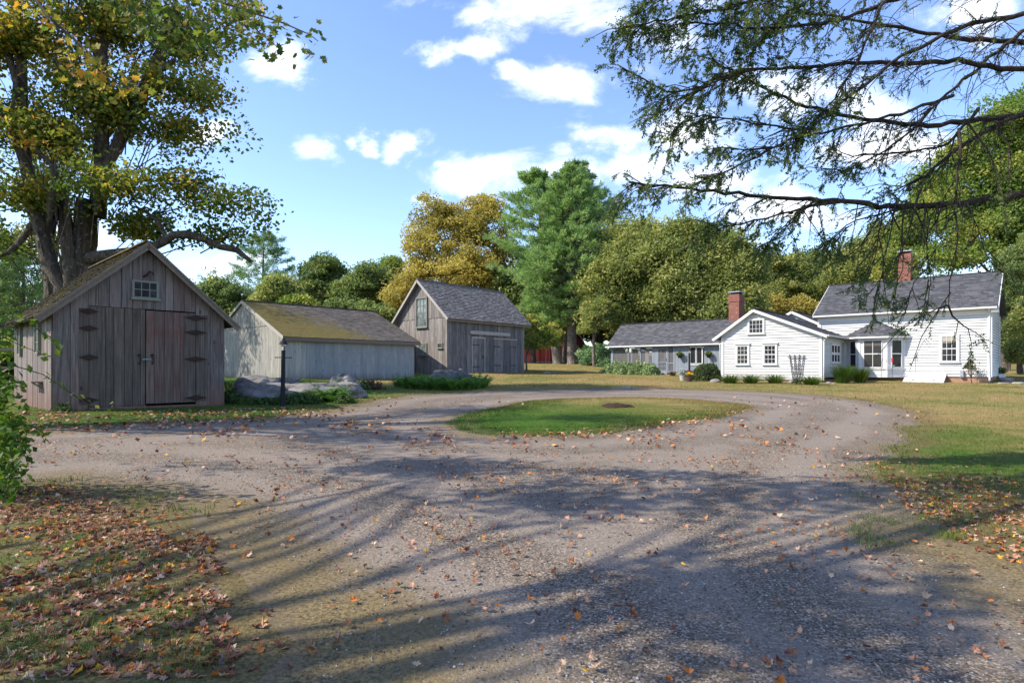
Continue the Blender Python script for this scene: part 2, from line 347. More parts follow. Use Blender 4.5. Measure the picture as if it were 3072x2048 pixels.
def white_fn(t,p):
    co=t.new('ShaderNodeTexCoord').outputs['Object']; n=t.noise(t.vm('MULTIPLY',co,(1.5,1.5,1)),1.3,5)
    c=t.mix(n,(.46,.47,.475),(.545,.545,.54))
    z=t.new('ShaderNodeSeparateXYZ'); t.put(z.inputs[0],co); d=t.rng(t.math('ADD',z.outputs[2],t.math('MULTIPLY',t.noise(t.vm('MULTIPLY',co,(3,3,.8)),2,5,.65),-1.1)),.3,1.0,.45,0.)
    c=t.mix(d,c,(.30,.29,.25)); c=t.mix(1,c,t.mix(t.attr('rnd'),(.92,.92,.92),(1.04,1.04,1.04)),'MULTIPLY'); return c
M['white']=mat('white_paint',white_fn,.55,.3)
M['trim']=plain('white_trim',(.56,.56,.56),.5,.35,var=.04)
M['porch']=wood('blue_grey_board',(.14,.165,.20),(.185,.215,.255),(.23,.26,.305),streak=(6,6,.5),bv=.35)
M['sash']=plain('old_sash_paint',(.19,.195,.165),.7,.25,var=.2)
def glass_fn(t,p):
    co=t.new('ShaderNodeTexCoord').outputs['Object']; n=t.noise(co,1.3,4,.6)
    return t.mix(n,(.010,.012,.016),(.035,.038,.042))
M['glass']=mat('window_glass',glass_fn,.04,.14)
def dusty_fn(t,p):
    co=t.new('ShaderNodeTexCoord').outputs['Object']; n=t.noise(co,3,5,.65)
    return t.ramp(n,[(.35,(.05,.065,.07)),(.6,(.20,.235,.235))])
M['dusty']=mat('dusty_glass',dusty_fn,.18,.5)
def screen_mat():
    m=bpy.data.materials.new('insect_screen'); m.use_nodes=True; t=NT(m.node_tree); t.n.clear()
    p=t.new('ShaderNodeBsdfPrincipled'); p.inputs['Base Color'].default_value=(.16,.15,.15,1); p.inputs['Roughness'].default_value=.6
    tr=t.new('ShaderNodeBsdfTransparent'); ms=t.new('ShaderNodeMixShader'); ms.inputs[0].default_value=.58
    t.l.new(tr.outputs[0],ms.inputs[1]); t.l.new(p.outputs[0],ms.inputs[2]); o=t.new('ShaderNodeOutputMaterial'); t.l.new(ms.outputs[0],o.inputs[0]); return m
M['screen']=screen_mat()
M['asphalt']=shingle('dark_asphalt_shingle',(.052,.053,.060),(.076,.077,.085),(.112,.113,.122))
M['barnroof']=shingle('grey_wood_shingle',(.15,.137,.13),(.20,.185,.175),(.27,.252,.24))
def moss_gray(t,co):
    s=t.new('ShaderNodeSeparateXYZ'); t.put(s.inputs[0],co); X,Yv=s.outputs[0],s.outputs[1]
    n=t.noise(co,.9,6,.62,.5); n2=t.noise(co,3.6,6,.7)
    g=t.math('ADD',t.math('ADD',t.math('MULTIPLY',n,.9),t.math('MULTIPLY',n2,.55)),t.math('MULTIPLY',t.math('SUBTRACT',t.math('ADD',t.math('MULTIPLY',X,.9),t.math('MULTIPLY',Yv,.7)),4.2),-.115))
    return t.rng(g,.52,.90,0.,.92)
M['grayroof']=shingle('mossy_brown_shingle',(.085,.072,.062),(.125,.108,.095),(.17,.152,.135),moss_gray)
def moss_shed(t,co):
    n=t.noise(co,1.2,6,.65,.5); return t.rng(n,.42,.66,0.,.8)
M['shedroof']=shingle('mossy_wood_shingle',(.05,.042,.036),(.09,.075,.062),(.15,.125,.10),moss_shed)
def brick_fn(t,p):
    co=t.new('ShaderNodeTexCoord').outputs['Object']; s=t.new('ShaderNodeSeparateXYZ'); t.put(s.inputs[0],co)
    b=t.new('ShaderNodeTexBrick'); t.put(b.inputs['Vector'],t.comb(t.math('ADD',s.outputs[0],s.outputs[1]),s.outputs[2],0.))
    b.inputs['Scale'].default_value=1; b.inputs['Brick Width'].default_value=.21; b.inputs['Row Height'].default_value=.072; b.inputs['Mortar Size'].default_value=.008
    b.inputs['Color1'].default_value=(.20,.055,.036,1); b.inputs['Color2'].default_value=(.13,.036,.026,1); b.inputs['Mortar'].default_value=(.25,.19,.16,1); b.inputs['Bias'].default_value=-.2
    w=t.rng(t.noise(t.vm('MULTIPLY',co,(2,2,9)),1.4,2,.5),.66,.70,0.,.5); c=t.mix(w,b.outputs[0],(.42,.33,.29))
    d=t.rng(t.noise(t.vm('MULTIPLY',co,(3,3,11)),1.1,2,.5),.70,.72,0.,.8); return t.mix(d,c,(.05,.04,.04))
M['brick']=mat('red_brick',brick_fn,.9,.2)
M['stonebase']=plain('reddish_stone_base',(.30,.18,.125),.9,.2,var=.35,scale=5)
M['lead']=plain('grey_metal',(.30,.34,.40),.45,.5,.3,.15)
M['dark']=plain('dark_inside',(.012,.011,.011),.9,.1)
M['mapleb']=bark('maple_bark',(.030,.024,.020),(.125,.102,.085),3.4,(.22,.22,.19))
M['pineb']=bark('pine_bark',(.07,.055,.048),(.20,.17,.15),4,(.28,.30,.26))
M['twig']=bark('dark_twig_bark',(.022,.018,.017),(.07,.058,.05),9)
M['hembark']=bark('hemlock_bark',(.025,.020,.018),(.085,.068,.056),6)
M['rock']=rockmat('lichen_rock',(.085,.08,.078),(.245,.232,.22))
M['bluerock']=rockmat('blue_grey_rock',(.042,.05,.052),(.105,.117,.12))
M['slab']=rockmat('pale_slab',(.17,.155,.14),(.34,.315,.285))
M['leaf']=leafcol('fallen_leaf',.15)
G=lambda *c:list(zip(np.linspace(0,1,len(c)),c))
M['f_maple']=foliage('maple_leaves',[(0,(.045,.085,.018)),(.35,(.10,.15,.028)),(.62,(.21,.215,.042)),(.85,(.42,.30,.04)),(1,(.50,.23,.03))],.48)
M['f_gold']=foliage('gold_leaves',[(0,(0.169,0.162,0.058)),(.3,(0.325,0.270,0.079)),(.65,(0.442,0.354,0.089)),(1,(0.546,0.432,0.147))],.48)
M['f_olive']=foliage('olive_leaves',[(0,(0.114,0.152,0.053)),(.4,(0.210,0.244,0.076)),(.75,(0.318,0.330,0.107)),(1,(0.486,0.440,0.164))],.48)
M['f_green']=foliage('green_leaves',[(0,(0.077,0.125,0.048)),(.5,(0.156,0.206,0.072)),(.85,(0.250,0.294,0.102)),(1,(0.400,0.388,0.132))],.48)
M['f_bright']=foliage('bright_leaves',[(0,(0.066,0.132,0.031)),(.45,(0.156,0.234,0.048)),(.8,(0.288,0.318,0.078)),(1,(0.504,0.420,0.108))],.48)
M['f_pine']=foliage('pine_needles',[(0,(0.114,0.215,0.078)),(.5,(0.229,0.351,0.124)),(1,(0.400,0.486,0.189))],.34,.5)
M['f_bluepine']=foliage('blue_pine_needles',[(0,(0.078,0.163,0.082)),(.5,(0.146,0.247,0.118)),(1,(0.273,0.364,0.174))],.34,.5)
M['f_palepine']=foliage('pale_pine_needles',[(0,(.10,.17,.06)),(.5,(.20,.28,.10)),(1,(.34,.38,.16))],.35,.5)
M['f_hem']=foliage('hemlock_needles',[(0,(0.045,0.085,0.028)),(.5,(0.098,0.147,0.042)),(.85,(0.195,0.232,0.063)),(1,(0.360,0.326,0.105))],.32)
M['f_shrub']=foliage('shrub_leaves',[(0,(.026,.058,.016)),(.5,(.058,.105,.026)),(1,(.12,.16,.04))],.3)
M['f_box']=foliage('boxwood_leaves',[(0,(.030,.052,.018)),(.6,(.062,.090,.028)),(1,(.14,.155,.06))],.25)
M['f_hyd']=foliage('pale_shrub_leaves',[(0,(.11,.17,.07)),(.5,(.21,.29,.12)),(.88,(.33,.40,.20)),(1,(.55,.58,.40))],.3)
M['f_fern']=foliage('fern_fronds',[(0,(.050,.125,.028)),(.55,(.105,.215,.040)),(.85,(.19,.27,.055)),(1,(.22,.15,.06))],.4)
M['f_blade']=foliage('strap_leaves',[(0,(.030,.070,.012)),(.55,(.065,.12,.016)),(.85,(.14,.17,.03)),(1,(.24,.19,.06))],.35)
M['f_dry']=foliage('bronze_leaves',[(0,(.06,.035,.025)),(.6,(.13,.075,.045)),(1,(.20,.13,.06))],.3)
M['f_vine']=foliage('vine_leaves',[(0,(.030,.070,.008)),(.5,(.068,.130,.014)),(.85,(.14,.18,.024)),(1,(.26,.20,.03))],.45)
M['f_silver']=foliage('silver_leaves',[(0,(.25,.28,.27)),(1,(.45,.48,.47))],.2)
M['f_yellow']=foliage('yellow_flowers',[(0,(.55,.27,.005)),(1,(.80,.50,.01))],.2)
M['f_red']=foliage('red_flowers',[(0,(.25,.01,.015)),(1,(.45,.03,.03))],.2)
M['f_mix']=foliage('basket_leaves',[(0,(.035,.07,.01)),(.6,(.09,.14,.02)),(.85,(.2,.2,.05)),(1,(.6,.5,.2))],.3)
M['pot']=plain('brown_pot',(.085,.045,.038),.7,.3,var=.2)
M['graypot']=plain('grey_pot',(.38,.35,.31),.85,.2,var=.2)
M['mulch']=plain('bark_mulch',(.045,.026,.018),.95,.1,var=.6,scale=30)
M['redglass']=plain('red_plastic',(.55,.01,.02),.25,.5,var=.1)
M['bulb']=plain('frosted_lamp_glass',(.55,.55,.52),.2,.5,var=.05)
M['teal']=plain('verdigris_metal',(.16,.30,.28),.6,.4,.3,.3,30)
M['cream']=plain('cream_curtain',(.35,.31,.25),.9,.1,var=.25,scale=14)

# ------------------------------------------------------------------ terrain
TP=np.array([(-12.26,16,.36),(-9.24,19.2,.31),(-16.8,20.3,.38),(-12.06,31.7,.98),(-6.26,38.1,.93),(-17.5,36.9,.98),(-4.2,39,1.15),(.9,44.9,1.18),(3.7,58,1.89),(4.5,55,1.76),(7.05,52,1.6),(5.5,64,1.95),(5,70,2.05),
 (18.57,35.9,.68),(14,40,.80),(12.3,45.6,1.06),(8.5,49.2,1.2),(27.5,34.5,.66),(24,37.5,.74),(7.3,28.1,.5),(10.7,15.6,.2),(0,3,0),(-5,6,.05),(6,6,.0),(0,8,.02),(-2,13,.1),(3,22.5,.34),(-7.3,19.1,.3),(-3.5,31,.62),
 (-60,100,4),(60,100,4),(0,120,5),(-100,0,0),(100,0,0),(0,-40,-.2),(60,40,.9),(-50,40,1.2),(-40,10,.3),(40,10,.2),(-20,8,.2),(20,75,2.8),(-20,75,2.6),(45,60,1.6),(250,250,6),(-250,250,6),(250,-250,0),(-250,-250,0)],float)
def _k(a,b): return np.sqrt(((a[:,None,:]-b[None,:,:])**2).sum(-1)+9.)
_n=len(TP); _A=np.zeros((_n+3,_n+3)); _A[:_n,:_n]=_k(TP[:,:2],TP[:,:2])+np.eye(_n)*-.05
_A[:_n,_n]=1; _A[:_n,_n+1:]=TP[:,:2]; _A[_n,:_n]=1; _A[_n+1:,:_n]=TP[:,:2].T
_W=np.linalg.solve(_A,np.concatenate([TP[:,2],[0,0,0]]))
def gz(x,y):
    x=np.atleast_1d(np.asarray(x,float)); y=np.atleast_1d(np.asarray(y,float)); q=np.stack([x,y],-1)
    out=np.empty(len(x))
    for i in range(0,len(x),20000):
        p=q[i:i+20000]; out[i:i+20000]=_k(p,TP[:,:2])@_W[:_n]+_W[_n]+p@_W[_n+1:]
    return out
def g1(x,y): return float(gz(x,y)[0])
F=1800.;CX=1536.;HY=1105.;HC=1.5        # survey of the photograph: focal length, centre and horizon in its own pixels
def at(px,py,Y): return ((px-CX)/F*Y, Y, HC-(py-HY)/F*Y)
_Ys=np.concatenate([np.arange(1.2,60,.05),np.arange(60,140,.5)])
def gp(px,py):
    "the ground point seen in that direction"
    x=(px-CX)/F*_Ys; z=HC-(py-HY)/F*_Ys; d=z-gz(x,_Ys); i=int(np.argmax(d<0))
    if d[i]>=0: i=len(_Ys)-1
    return (float(x[i]),float(_Ys[i]))
def gp3(px,py): x,y=gp(px,py); return (x,y,g1(x,y))

drive_px=[(-500,1285),(0,1287),(150,1283),(300,1277),(420,1268),(640,1260),(820,1250),(960,1234),(1050,1215),(1180,1191),(1330,1179),(1560,1170),(1880,1165),(2100,1167),(2300,1175),(2500,1188),(2650,1210),(2740,1233),(2772,1250),(2755,1275),(2700,1325),(2650,1378),(2660,1420),(2720,1475),(2850,1555),(3072,1690)]
left_px=[(960,2048),(880,1880),(600,1720),(600,1600),(400,1500),(150,1440),(0,1450),(-500,1460)]
drive_poly=[gp(*p) for p in drive_px]+[(4.6,2.6),(5.2,0),(5.5,-6),(-1.6,-6),(-1.3,0)]+[gp(*p) for p in left_px]
isl_poly=[gp(*p) for p in [(1358,1268),(1400,1245),(1500,1222),(1620,1203),(1750,1195),(1900,1193),(2050,1198),(2180,1210),(2228,1220),(2200,1238),(2100,1255),(1950,1280),(1800,1297),(1650,1306),(1500,1304),(1400,1292)]]
def smooth_poly(P,step,wob,seed):
    P=np.array(P); n=len(P); out=[]
    for i in range(n):
        p0,p1,p2,p3=P[i-1],P[i],P[(i+1)%n],P[(i+2)%n]; L=np.linalg.norm(p2-p1); k=max(1,int(L/step)) if L<14 else max(1,int(L/1.0))
        for j in range(k):
            s=j/k; a=.5*((2*p1)+(-p0+p2)*s+(2*p0-5*p1+4*p2-p3)*s*s+(-p0+3*p1-3*p2+p3)*s**3); b=p1+(p2-p1)*s
            out.append(a if L<8 else b)
    out=np.array(out); r=np.random.default_rng(seed); nn=r.normal(0,1,(len(out),2)); nn=(nn+np.roll(nn,1,0)*.8+np.roll(nn,-1,0)*.8)/1.6
    return out+nn*wob
DP=smooth_poly(drive_poly,.28,.12,1); IP=smooth_poly(isl_poly,.28,.10,2)
def inside(P,q):
    q=np.asarray(q,float); x,y=q[:,0],q[:,1]; r=np.zeros(len(q),bool); a=P; b=np.roll(P,-1,0)
    for (x0,y0),(x1,y1) in zip(a,b):
        if y0==y1: continue
        c=((y0>y)!=(y1>y))&(x<(x1-x0)*(y-y0)/(y1-y0)+x0); r^=c
    return r
def pdist(q):
    "distance to the nearest edge of the drive or the island"
    q=np.asarray(q,float); best=np.full(len(q),1e9)
    for P in(DP,IP):
        for i in range(0,len(q),4000):
            d=np.sqrt(((q[i:i+4000,None,:]-P[None,:,:])**2).sum(-1)).min(1); best[i:i+4000]=np.minimum(best[i:i+4000],d)
    return best
def build_ground():
    pts=[]
    for y in np.arange(-6,9,.5): pts+=[(x,y) for x in np.arange(-10,12,.5)]
    for y in np.arange(9.3,62,.9): pts+=[(x,y) for x in np.arange(-34,46,.9)]
    pts=[(x+random.uniform(-.1,.1),y+random.uniform(-.1,.1)) for x,y in pts]
    for r in (70,90,120,170,260,400): pts+=[(r*math.cos(a),r*math.sin(a)+20) for a in np.arange(0,6.28,.2)]
    pts+=[(x,y) for x in range(-60,70,6) for y in range(-40,100,6) if not(-34<x<46 and -6<y<62)]
    q=np.array(pts); q=q[pdist(q)>.16]
    vs=[Vector(p) for p in q]; ed=[]
    for P in(DP,IP):
        b=len(vs); vs+=[Vector(p) for p in P]; ed+=[(b+i,b+(i+1)%len(P)) for i in range(len(P))]
    v,e,f,_,_,_=geometry.delaunay_2d_cdt(vs,ed,[],0,1e-4)
    v=np.array([(p.x,p.y) for p in v]); f=np.array([tuple(t) for t in f if len(t)==3]); c=v[f].mean(1)
    ind=inside(DP,c); ini=inside(IP,c); z=gz(v[:,0],v[:,1]); dd=pdist(v)
    crown=np.where(inside(DP,v)&~inside(IP,v),-.02*np.clip(dd/.4,0,1),0)+np.where(inside(IP,v),.05*np.clip(dd/1.5,0,1),0)   # the turf stands a little above the gravel
    for nm,sel,m in(('lawn',~ind,M['lawn']),('driveway',ind&~ini,M['drive']),('lawn_island',ini,M['lawn'])):
        t=f[sel]; u,inv=np.unique(t,return_inverse=True); b=MB(); b.add(np.stack([v[u,0],v[u,1],z[u]+crown[u]],-1),inv.reshape(-1,3),.5)
        o=b.build(nm,m,smooth=True); o['kind']='structure'
        a=o.data.attributes.new('edge','FLOAT','POINT'); a.data.foreach_set('value',np.minimum(dd[u],5).astype(np.float32))
build_ground()

# ------------------------------------------------------------------ building kit (everything in the building's own frame)
class FR:
    "wall frame: u along the wall, n outwards, z up"
    def __init__(s,o,u,n): s.o=np.array(o,float); s.u=np.array(u,float); s.nn=np.array(n,float)
    def __call__(s,u,n,z): return tuple(s.o+s.u*u+s.nn*n+np.array([0,0,z]))
def wx(x,y0=0): return FR((x,y0,0),(0,1,0),(-1,0,0))     # wall on x=const facing -x
def wy(y,x0=0): return FR((x0,y,0),(1,0,0),(0,-1,0))     # wall on y=const facing -y
def plank_wall(b,fr,u0,u1,zb,top,width=.22,thick=.03,jit=.004,gap=.006,lo=.0,brk=()):
    "vertical boards under the line top(u); brk = slope changes of that line"
    u=u0
    while u<u1-1e-4:
        w=min(width*random.uniform(.8,1.2),u1-u)
        if u1-u-w<width*.4: w=u1-u
        us=[u+gap/2]+[k for k in brk if u+gap<k<u+w-gap]+[u+w-gap/2]
        n1=thick+random.uniform(-jit,jit); z0=zb+random.uniform(-lo,lo); r=random.random()
        k=len(us); v=[fr(a,n1,z0) for a in us]+[fr(a,n1,top(a)) for a in us]+[fr(a,0,z0) for a in us]+[fr(a,0,top(a)) for a in us]
        f=[(i,i+1,k+i+1,k+i) for i in range(k-1)]+[(0,k,3*k,2*k),(k-1,2*k-1+0,4*k-1,3*k-1)]+[(i,2*k+i,2*k+i+1,i+1) for i in range(k-1)]+[(k+i,k+i+1,3*k+i+1,3*k+i) for i in range(k-1)]
        b.add(v,f,r); u+=w
def clap_wall(b,fr,zb,zt,left,right,e=.165):
    "clapboards: each course leans out at its foot"
    z=zb
    while z<zt-1e-3:
        z2=min(z+e,zt); l0,r0,l1,r1=left(z),right(z),left(z2),right(z2); j=random.uniform(-.002,.002)
        b.add([fr(l0,.058+j,z),fr(r0,.058+j,z),fr(r1,.010,z2),fr(l1,.010,z2),fr(l0,.004,z),fr(r0,.004,z)],[(0,1,2,3),(4,5,1,0)],random.random()); z=z2
def shingles(b,p0,u,v,LU,LV,exp=.16,w=.22,th=.018,jit=.25,uclip=None,lift=0.01):
    "roof plane from its eave corner p0 along u and up the slope v; butts cast real shadow lines"
    p0=np.array(p0,float); u=np.array(u,float); u/=np.linalg.norm(u); v=np.array(v,float); v/=np.linalg.norm(v); n=np.cross(u,v)
    if n[2]<0: n=-n
    rows=int(math.ceil(LV/exp))
    for r in range(rows):
        a=r*exp; a1=min(a+exp*1.05,LV); s=-random.uniform(0,w)
        lo,hi=(0,LU) if uclip is None else uclip(a)
        s+=lo
        while s<hi:
            ww=w*random.uniform(.55,1.4); s0=max(s,lo); s1=min(s+ww-.004,hi); s+=ww
            if s1-s0<.02: continue
            da=random.uniform(-jit,jit)*exp*.35; t=th*random.uniform(.75,1.3)
            q=[p0+u*s0+v*(a+da)+n*(t+lift),p0+u*s1+v*(a+da)+n*(t+lift),p0+u*s1+v*a1+n*lift*.6,p0+u*s0+v*a1+n*lift*.6,p0+u*s0+v*(a+da),p0+u*s1+v*(a+da)]
            b.add(q,[(0,1,2,3),(4,5,1,0),(4,0,3),(5,2,1)],random.random())
def roof_plane(b,p0,p1,p2,p3,th=.06):
    "deck: eave p0-p1, ridge p2-p3"
    P=[np.array(p,float) for p in(p0,p1,p2,p3)]; n=np.cross(P[1]-P[0],P[3]-P[0]); n/=np.linalg.norm(n)
    if n[2]<0:n=-n
    b.add(P+[p-n*th for p in P],[(0,1,2,3),(7,6,5,4),(0,4,5,1),(1,5,6,2),(2,6,7,3),(3,7,4,0)],.5)
def gable_roof(par,m,axis,a0,a1,eL,eR,ridge,exp=.16,w=.22,th=.018,jit=.25,deck=.07,name='roof'):
    """axis 'x': ridge along x from a0 to a1, eL/eR=(y,z) of the two eaves, ridge=(y,z)"""
    b=MB()
    P=(lambda a,c:(a,c[0],c[1])) if axis=='x' else (lambda a,c:(c[0],a,c[1]))
    for e in(eL,eR):
        roof_plane(b,P(a0,e),P(a1,e),P(a1,ridge),P(a0,ridge),deck)
        p=np.array(P(a0,e)); u=np.array(P(a1,e))-p; v=np.array(P(a0,ridge))-p
        shingles(b,p,u,v,np.linalg.norm(u),np.linalg.norm(v),exp,w,th,jit)
    b.bar(P(a0,(ridge[0],ridge[1]+.03)),P(a1,(ridge[0],ridge[1]+.03)),.22,.035,.4)
    return b.build(name,m,par)
def window(par,fr,u0,u1,z0,z1,cols=3,rows=2,hung=True,frame='trim',glass='glass',casing=.09,proud=.06,sill=True,cap=False,bar=.022,name='window',gname='glass'):
    f0=fr; fr=(lambda u,n,z:f0(u,n+.055,z)); f=MB(); n0=-.03; n=proud
    for a,c,d,e in((u0-casing,u0,z0-casing*.4,z1+casing),(u1,u1+casing,z0-casing*.4,z1+casing)): f.box((a,n0,d),(c,n,e),.5,fr)
    f.box((u0,n0,z1),(u1,n-.003,z1+casing),.5,fr); f.box((u0,n0,z0-casing*.4),(u1,n-.003,z0),.5,fr)
    sashes=[(z0,(z0+z1)/2,.030),((z0+z1)/2,z1,.044)] if hung else [(z0,z1,.035)]
    st=.035 if (u1-u0)>.5 else .025
    for s0,s1,sn in sashes:
        f.box((u0,.012,s0),(u0+st,sn,s1),.5,fr); f.box((u1-st,.012,s0),(u1,sn,s1),.5,fr); f.box((u0+st,.012,s0),(u1-st,sn-.002,s0+st),.5,fr); f.box((u0+st,.012,s1-st),(u1-st,sn-.002,s1),.5,fr)
        for i in range(1,cols):
            x=u0+(u1-u0)*i/cols; f.box((x-bar/2,.012,s0+st),(x+bar/2,sn-.006,s1-st),.5,fr)
        for i in range(1,rows):
            z=s0+(s1-s0)*i/rows; f.box((u0+st,.012,z-bar/2),(u1-st,sn-.008,z+bar/2),.5,fr)
    if cap: f.box((u0-casing-.06,n0,z1+casing),(u1+casing+.06,n+.06,z1+casing+.05),.5,fr)
    o=f.build(name,M[frame],par)
    g=MB(); k=.016
    g.add([fr(u0,k,z0),fr(u1,k,z0),fr(u1,k,z1),fr(u0,k,z1)],[(0,1,2,3)],.5); g.build(gname,M[glass],o)
    if sill:
        s=MB(); s.box((u0-casing-.04,n0,z0-casing*.4-.05),(u1+casing+.04,n+.045,z0-casing*.4),.5,fr); s.build('sill',M[frame],o)
    return o
def place(px,Y,th): return ((px-CX)/F*Y,Y,0),R(90-th)

# ------------------------------------------------------------------ near wooden shed
def shed():
    loc,rz=place(157,16,43.4); t=thing('wooden_shed','small grey weathered board shed with wide double doors beside the drive','shed',loc,rz)
    W,D,ez,rz_=4.4,6.2,3.06,5.02; half=W/2
    top=lambda u:ez+.06+(rz_-ez-.08)*(1-abs(u-half)/half)
    b=MB(); f=wy(0)
    top0=lambda z:(lambda u:z)
    plank_wall(b,f,0,.80,.36,top,.42,.03,.006,.014,.02); plank_wall(b,f,3.56,W,.36,top,.36,.03,.006,.014,.03)
    plank_wall(b,f,.80,3.56,3.24,top,.27,.032,.008,.012,.004,brk=(half,))
    b.box((.02,-.02,.18),(W-.02,.04,.40),.2); b.build('front_wall',M['shedwood'],t)
    b=MB(); plank_wall(b,wx(0),0,D,.34,lambda u:ez+.04,.24,.03,.006,.008,.03); b.build('side_wall',M['shedwood'],t)
    b=MB(); plank_wall(b,FR((W,0,0),(0,1,0),(1,0,0)),0,D,.25,lambda u:ez+.04,.3); plank_wall(b,FR((0,D,0),(1,0,0),(0,1,0)),0,W,.25,top,.3,brk=(half,)); b.build('rear_wall',M['shedwood'],t)
    gable_roof(t,M['shedroof'],'y',-.28,D+.3,(-.36,ez-.36*.89+.12),(W+.36,ez-.36*.89+.12),(half,rz_+.13),.2,.2,.03,.6,.05)
    for s in(-1,1):
        b=MB(); e=(half+s*(half+.37),-.30,ez-.37*.89+.03); r=(half,-.30,rz_+.035)
        b.bar(e,r,.03,.17,.5); b.bar((e[0],e[1]-.025,e[2]+.075),(r[0],r[1]-.025,r[2]+.075),.03,.06,.5); b.build('barge_board',M['shedtrim'],t)
    fr=f
    d1=MB(); plank_wall(d1,fr,.80,2.185,.43,lambda u:3.225,.235,.026,.006,.011,.004); o1=d1.build('door',M['sheddoor'],t)
    d2=MB(); plank_wall(d2,fr,2.20,3.555,.47,lambda u:3.20,.24,.036,.006,.011,.004); o2=d2.build('door',M['reddoor'],t); o2['label']='right leaf with red stained boards'
    for o,xs,zs,w in((o1,.80,(3.08,2.61,1.81,.63),.24),(o2,3.56,(3.06,2.61,1.79,.60),.34)):
        for z in zs:
            h=MB(); a=.08
            v=[fr(xs-w,.062,z),fr(xs,.12,z+a),fr(xs+w,.062,z),fr(xs,.12,z-a),fr(xs-w,.03,z),fr(xs,.03,z+a),fr(xs+w,.03,z),fr(xs,.03,z-a)]
            h.add(v,[(0,1,3),(1,2,3),(0,4,5,1),(1,5,6,2),(2,6,7,3),(3,7,4,0)],.5); h.build('hinge',M['iron'],o)
    for a,c in((.57,.795),(.805,1.04),(3.22,3.553),(3.565,3.92)):
        k=MB(); plank_wall(k,fr,a,c,.50,lambda u:3.16,.3,.043,.003,.01,.01); k.build('stained_board',M['rackwood'],t)
    for o,x in((o1,2.03),(o2,2.36)):
        h=MB(); h.tube([fr(x,.05,1.88),fr(x+.01,.10,1.82),fr(x+.01,.10,1.70),fr(x,.05,1.62)],.018,6); h.lathe([(0,-.02),(.04,-.01),(.05,.03),(0,.05)],8,fr(x,.05,1.88)); h.build('handle',M['iron'],o)
    l=MB(); l.box((2.10,.04,1.74),(2.33,.065,1.79),.5,fr); l.tube([fr(2.13,.07,1.78),fr(2.2,.085,1.765),fr(2.31,.07,1.775)],.02,6); l.build('latch',M['teal'],t)
    b=MB(); b.box((.80,-.01,.20),(2.2,.075,.42),.5,fr); b.build('sill_beam',M['shedwood'],t)
    window(t,fr,1.86,2.50,3.55,4.04,3,2,False,'sash','glass',.022,.04,True)
    hk=MB(); hk.tube([fr(2.13,.04,4.18),fr(2.2,.12,4.22),fr(2.27,.16,4.34),fr(2.34,.15,4.30),fr(2.37,.15,4.22)],[.03,.028,.024,.02,.014],6); hk.build('hook',M['iron'],t)
    ws=wx(0)
    window(t,ws,1.45,1.98,1.95,2.85,2,3,False,'sash','dusty',.05,.05,False); window(t,ws,4.62,5.1,1.95,2.85,2,3,False,'sash','dusty',.05,.05,False)
    b=MB(); b.box((1.1,.03,1.10),(1.9,.30,1.14),.5,ws); b.bar(ws(1.2,.03,.95),ws(1.2,.25,1.1),.04,.04); b.build('shelf',M['shedtrim'],t)
    b=MB(); b.box((4.3,.03,1.08),(5.1,.30,1.12),.5,ws); b.build('shelf',M['shedtrim'],t)
    return t
shed()

# ------------------------------------------------------------------ low grey shed with the mossy roof
def low_shed():
    loc,rz=place(851,31.7,42.4); t=thing('low_shed','long low grey shed with a moss covered brown roof','shed',loc,rz)
    L,W,ez,rd=8.65,9.6,3.28,5.42; h=W/2
    b=MB(); plank_wall(b,wy(0),1.28,L,.86,lambda u:ez-.05,.27,.02,.003,.004,.01); b.build('front_wall',M['graywood'],t)
    b=MB(); plank_wall(b,wy(0),0,1.275,.86,lambda u:ez-.05,.3,.028,.003,.004,.01); o=b.build('front_panel',M['graypatch'],t); o['label']='newer pale board panel at the front corner'
    sl=(rd-ez)/h; top=lambda u:rd-.10-abs(u-h)*sl
    b=MB(); plank_wall(b,wx(0),0,W,.8,lambda u:min(3.84,top(u)),.25,.02,.004,.005,.01,brk=(h+1.0-2.2,h)); b.build('gable_wall',M['graygable'],t)
    b=MB(); a=h-(rd-.1-3.85)/sl; plank_wall(b,wx(0),a,W-a,3.85,top,.25,.05,.004,.005,.01,brk=(h,)); b.build('gable_top',M['graygable'],t)
    b=MB(); plank_wall(b,FR((L,0,0),(0,1,0),(1,0,0)),0,W,.7,top,.6,brk=(h,)); plank_wall(b,FR((0,W,0),(1,0,0),(0,1,0)),0,L,.7,lambda u:ez-.05,.6); b.build('rear_wall',M['graygable'],t)
    gable_roof(t,M['grayroof'],'x',-.12,L+.3,(-.28,ez-.28*sl+.02),(W+.28,ez-.28*sl+.02),(h,rd+.02),.15,.24,.012,.3,.06)
    b=MB(); b.box((-.12,-.33,ez-.28*sl-.20),(L+.3,-.285,ez-.28*sl-.015),.4); b.build('fascia',M['shedtrim'],t)
    for s in(-1,1):
        b=MB(); b.bar((-.145,h+s*(h+.28),ez-.28*sl-.06),(-.145,h,rd-.06),.04,.16,.6); b.build('barge_board',M['barntrim'],t)
    return t
low_shed()

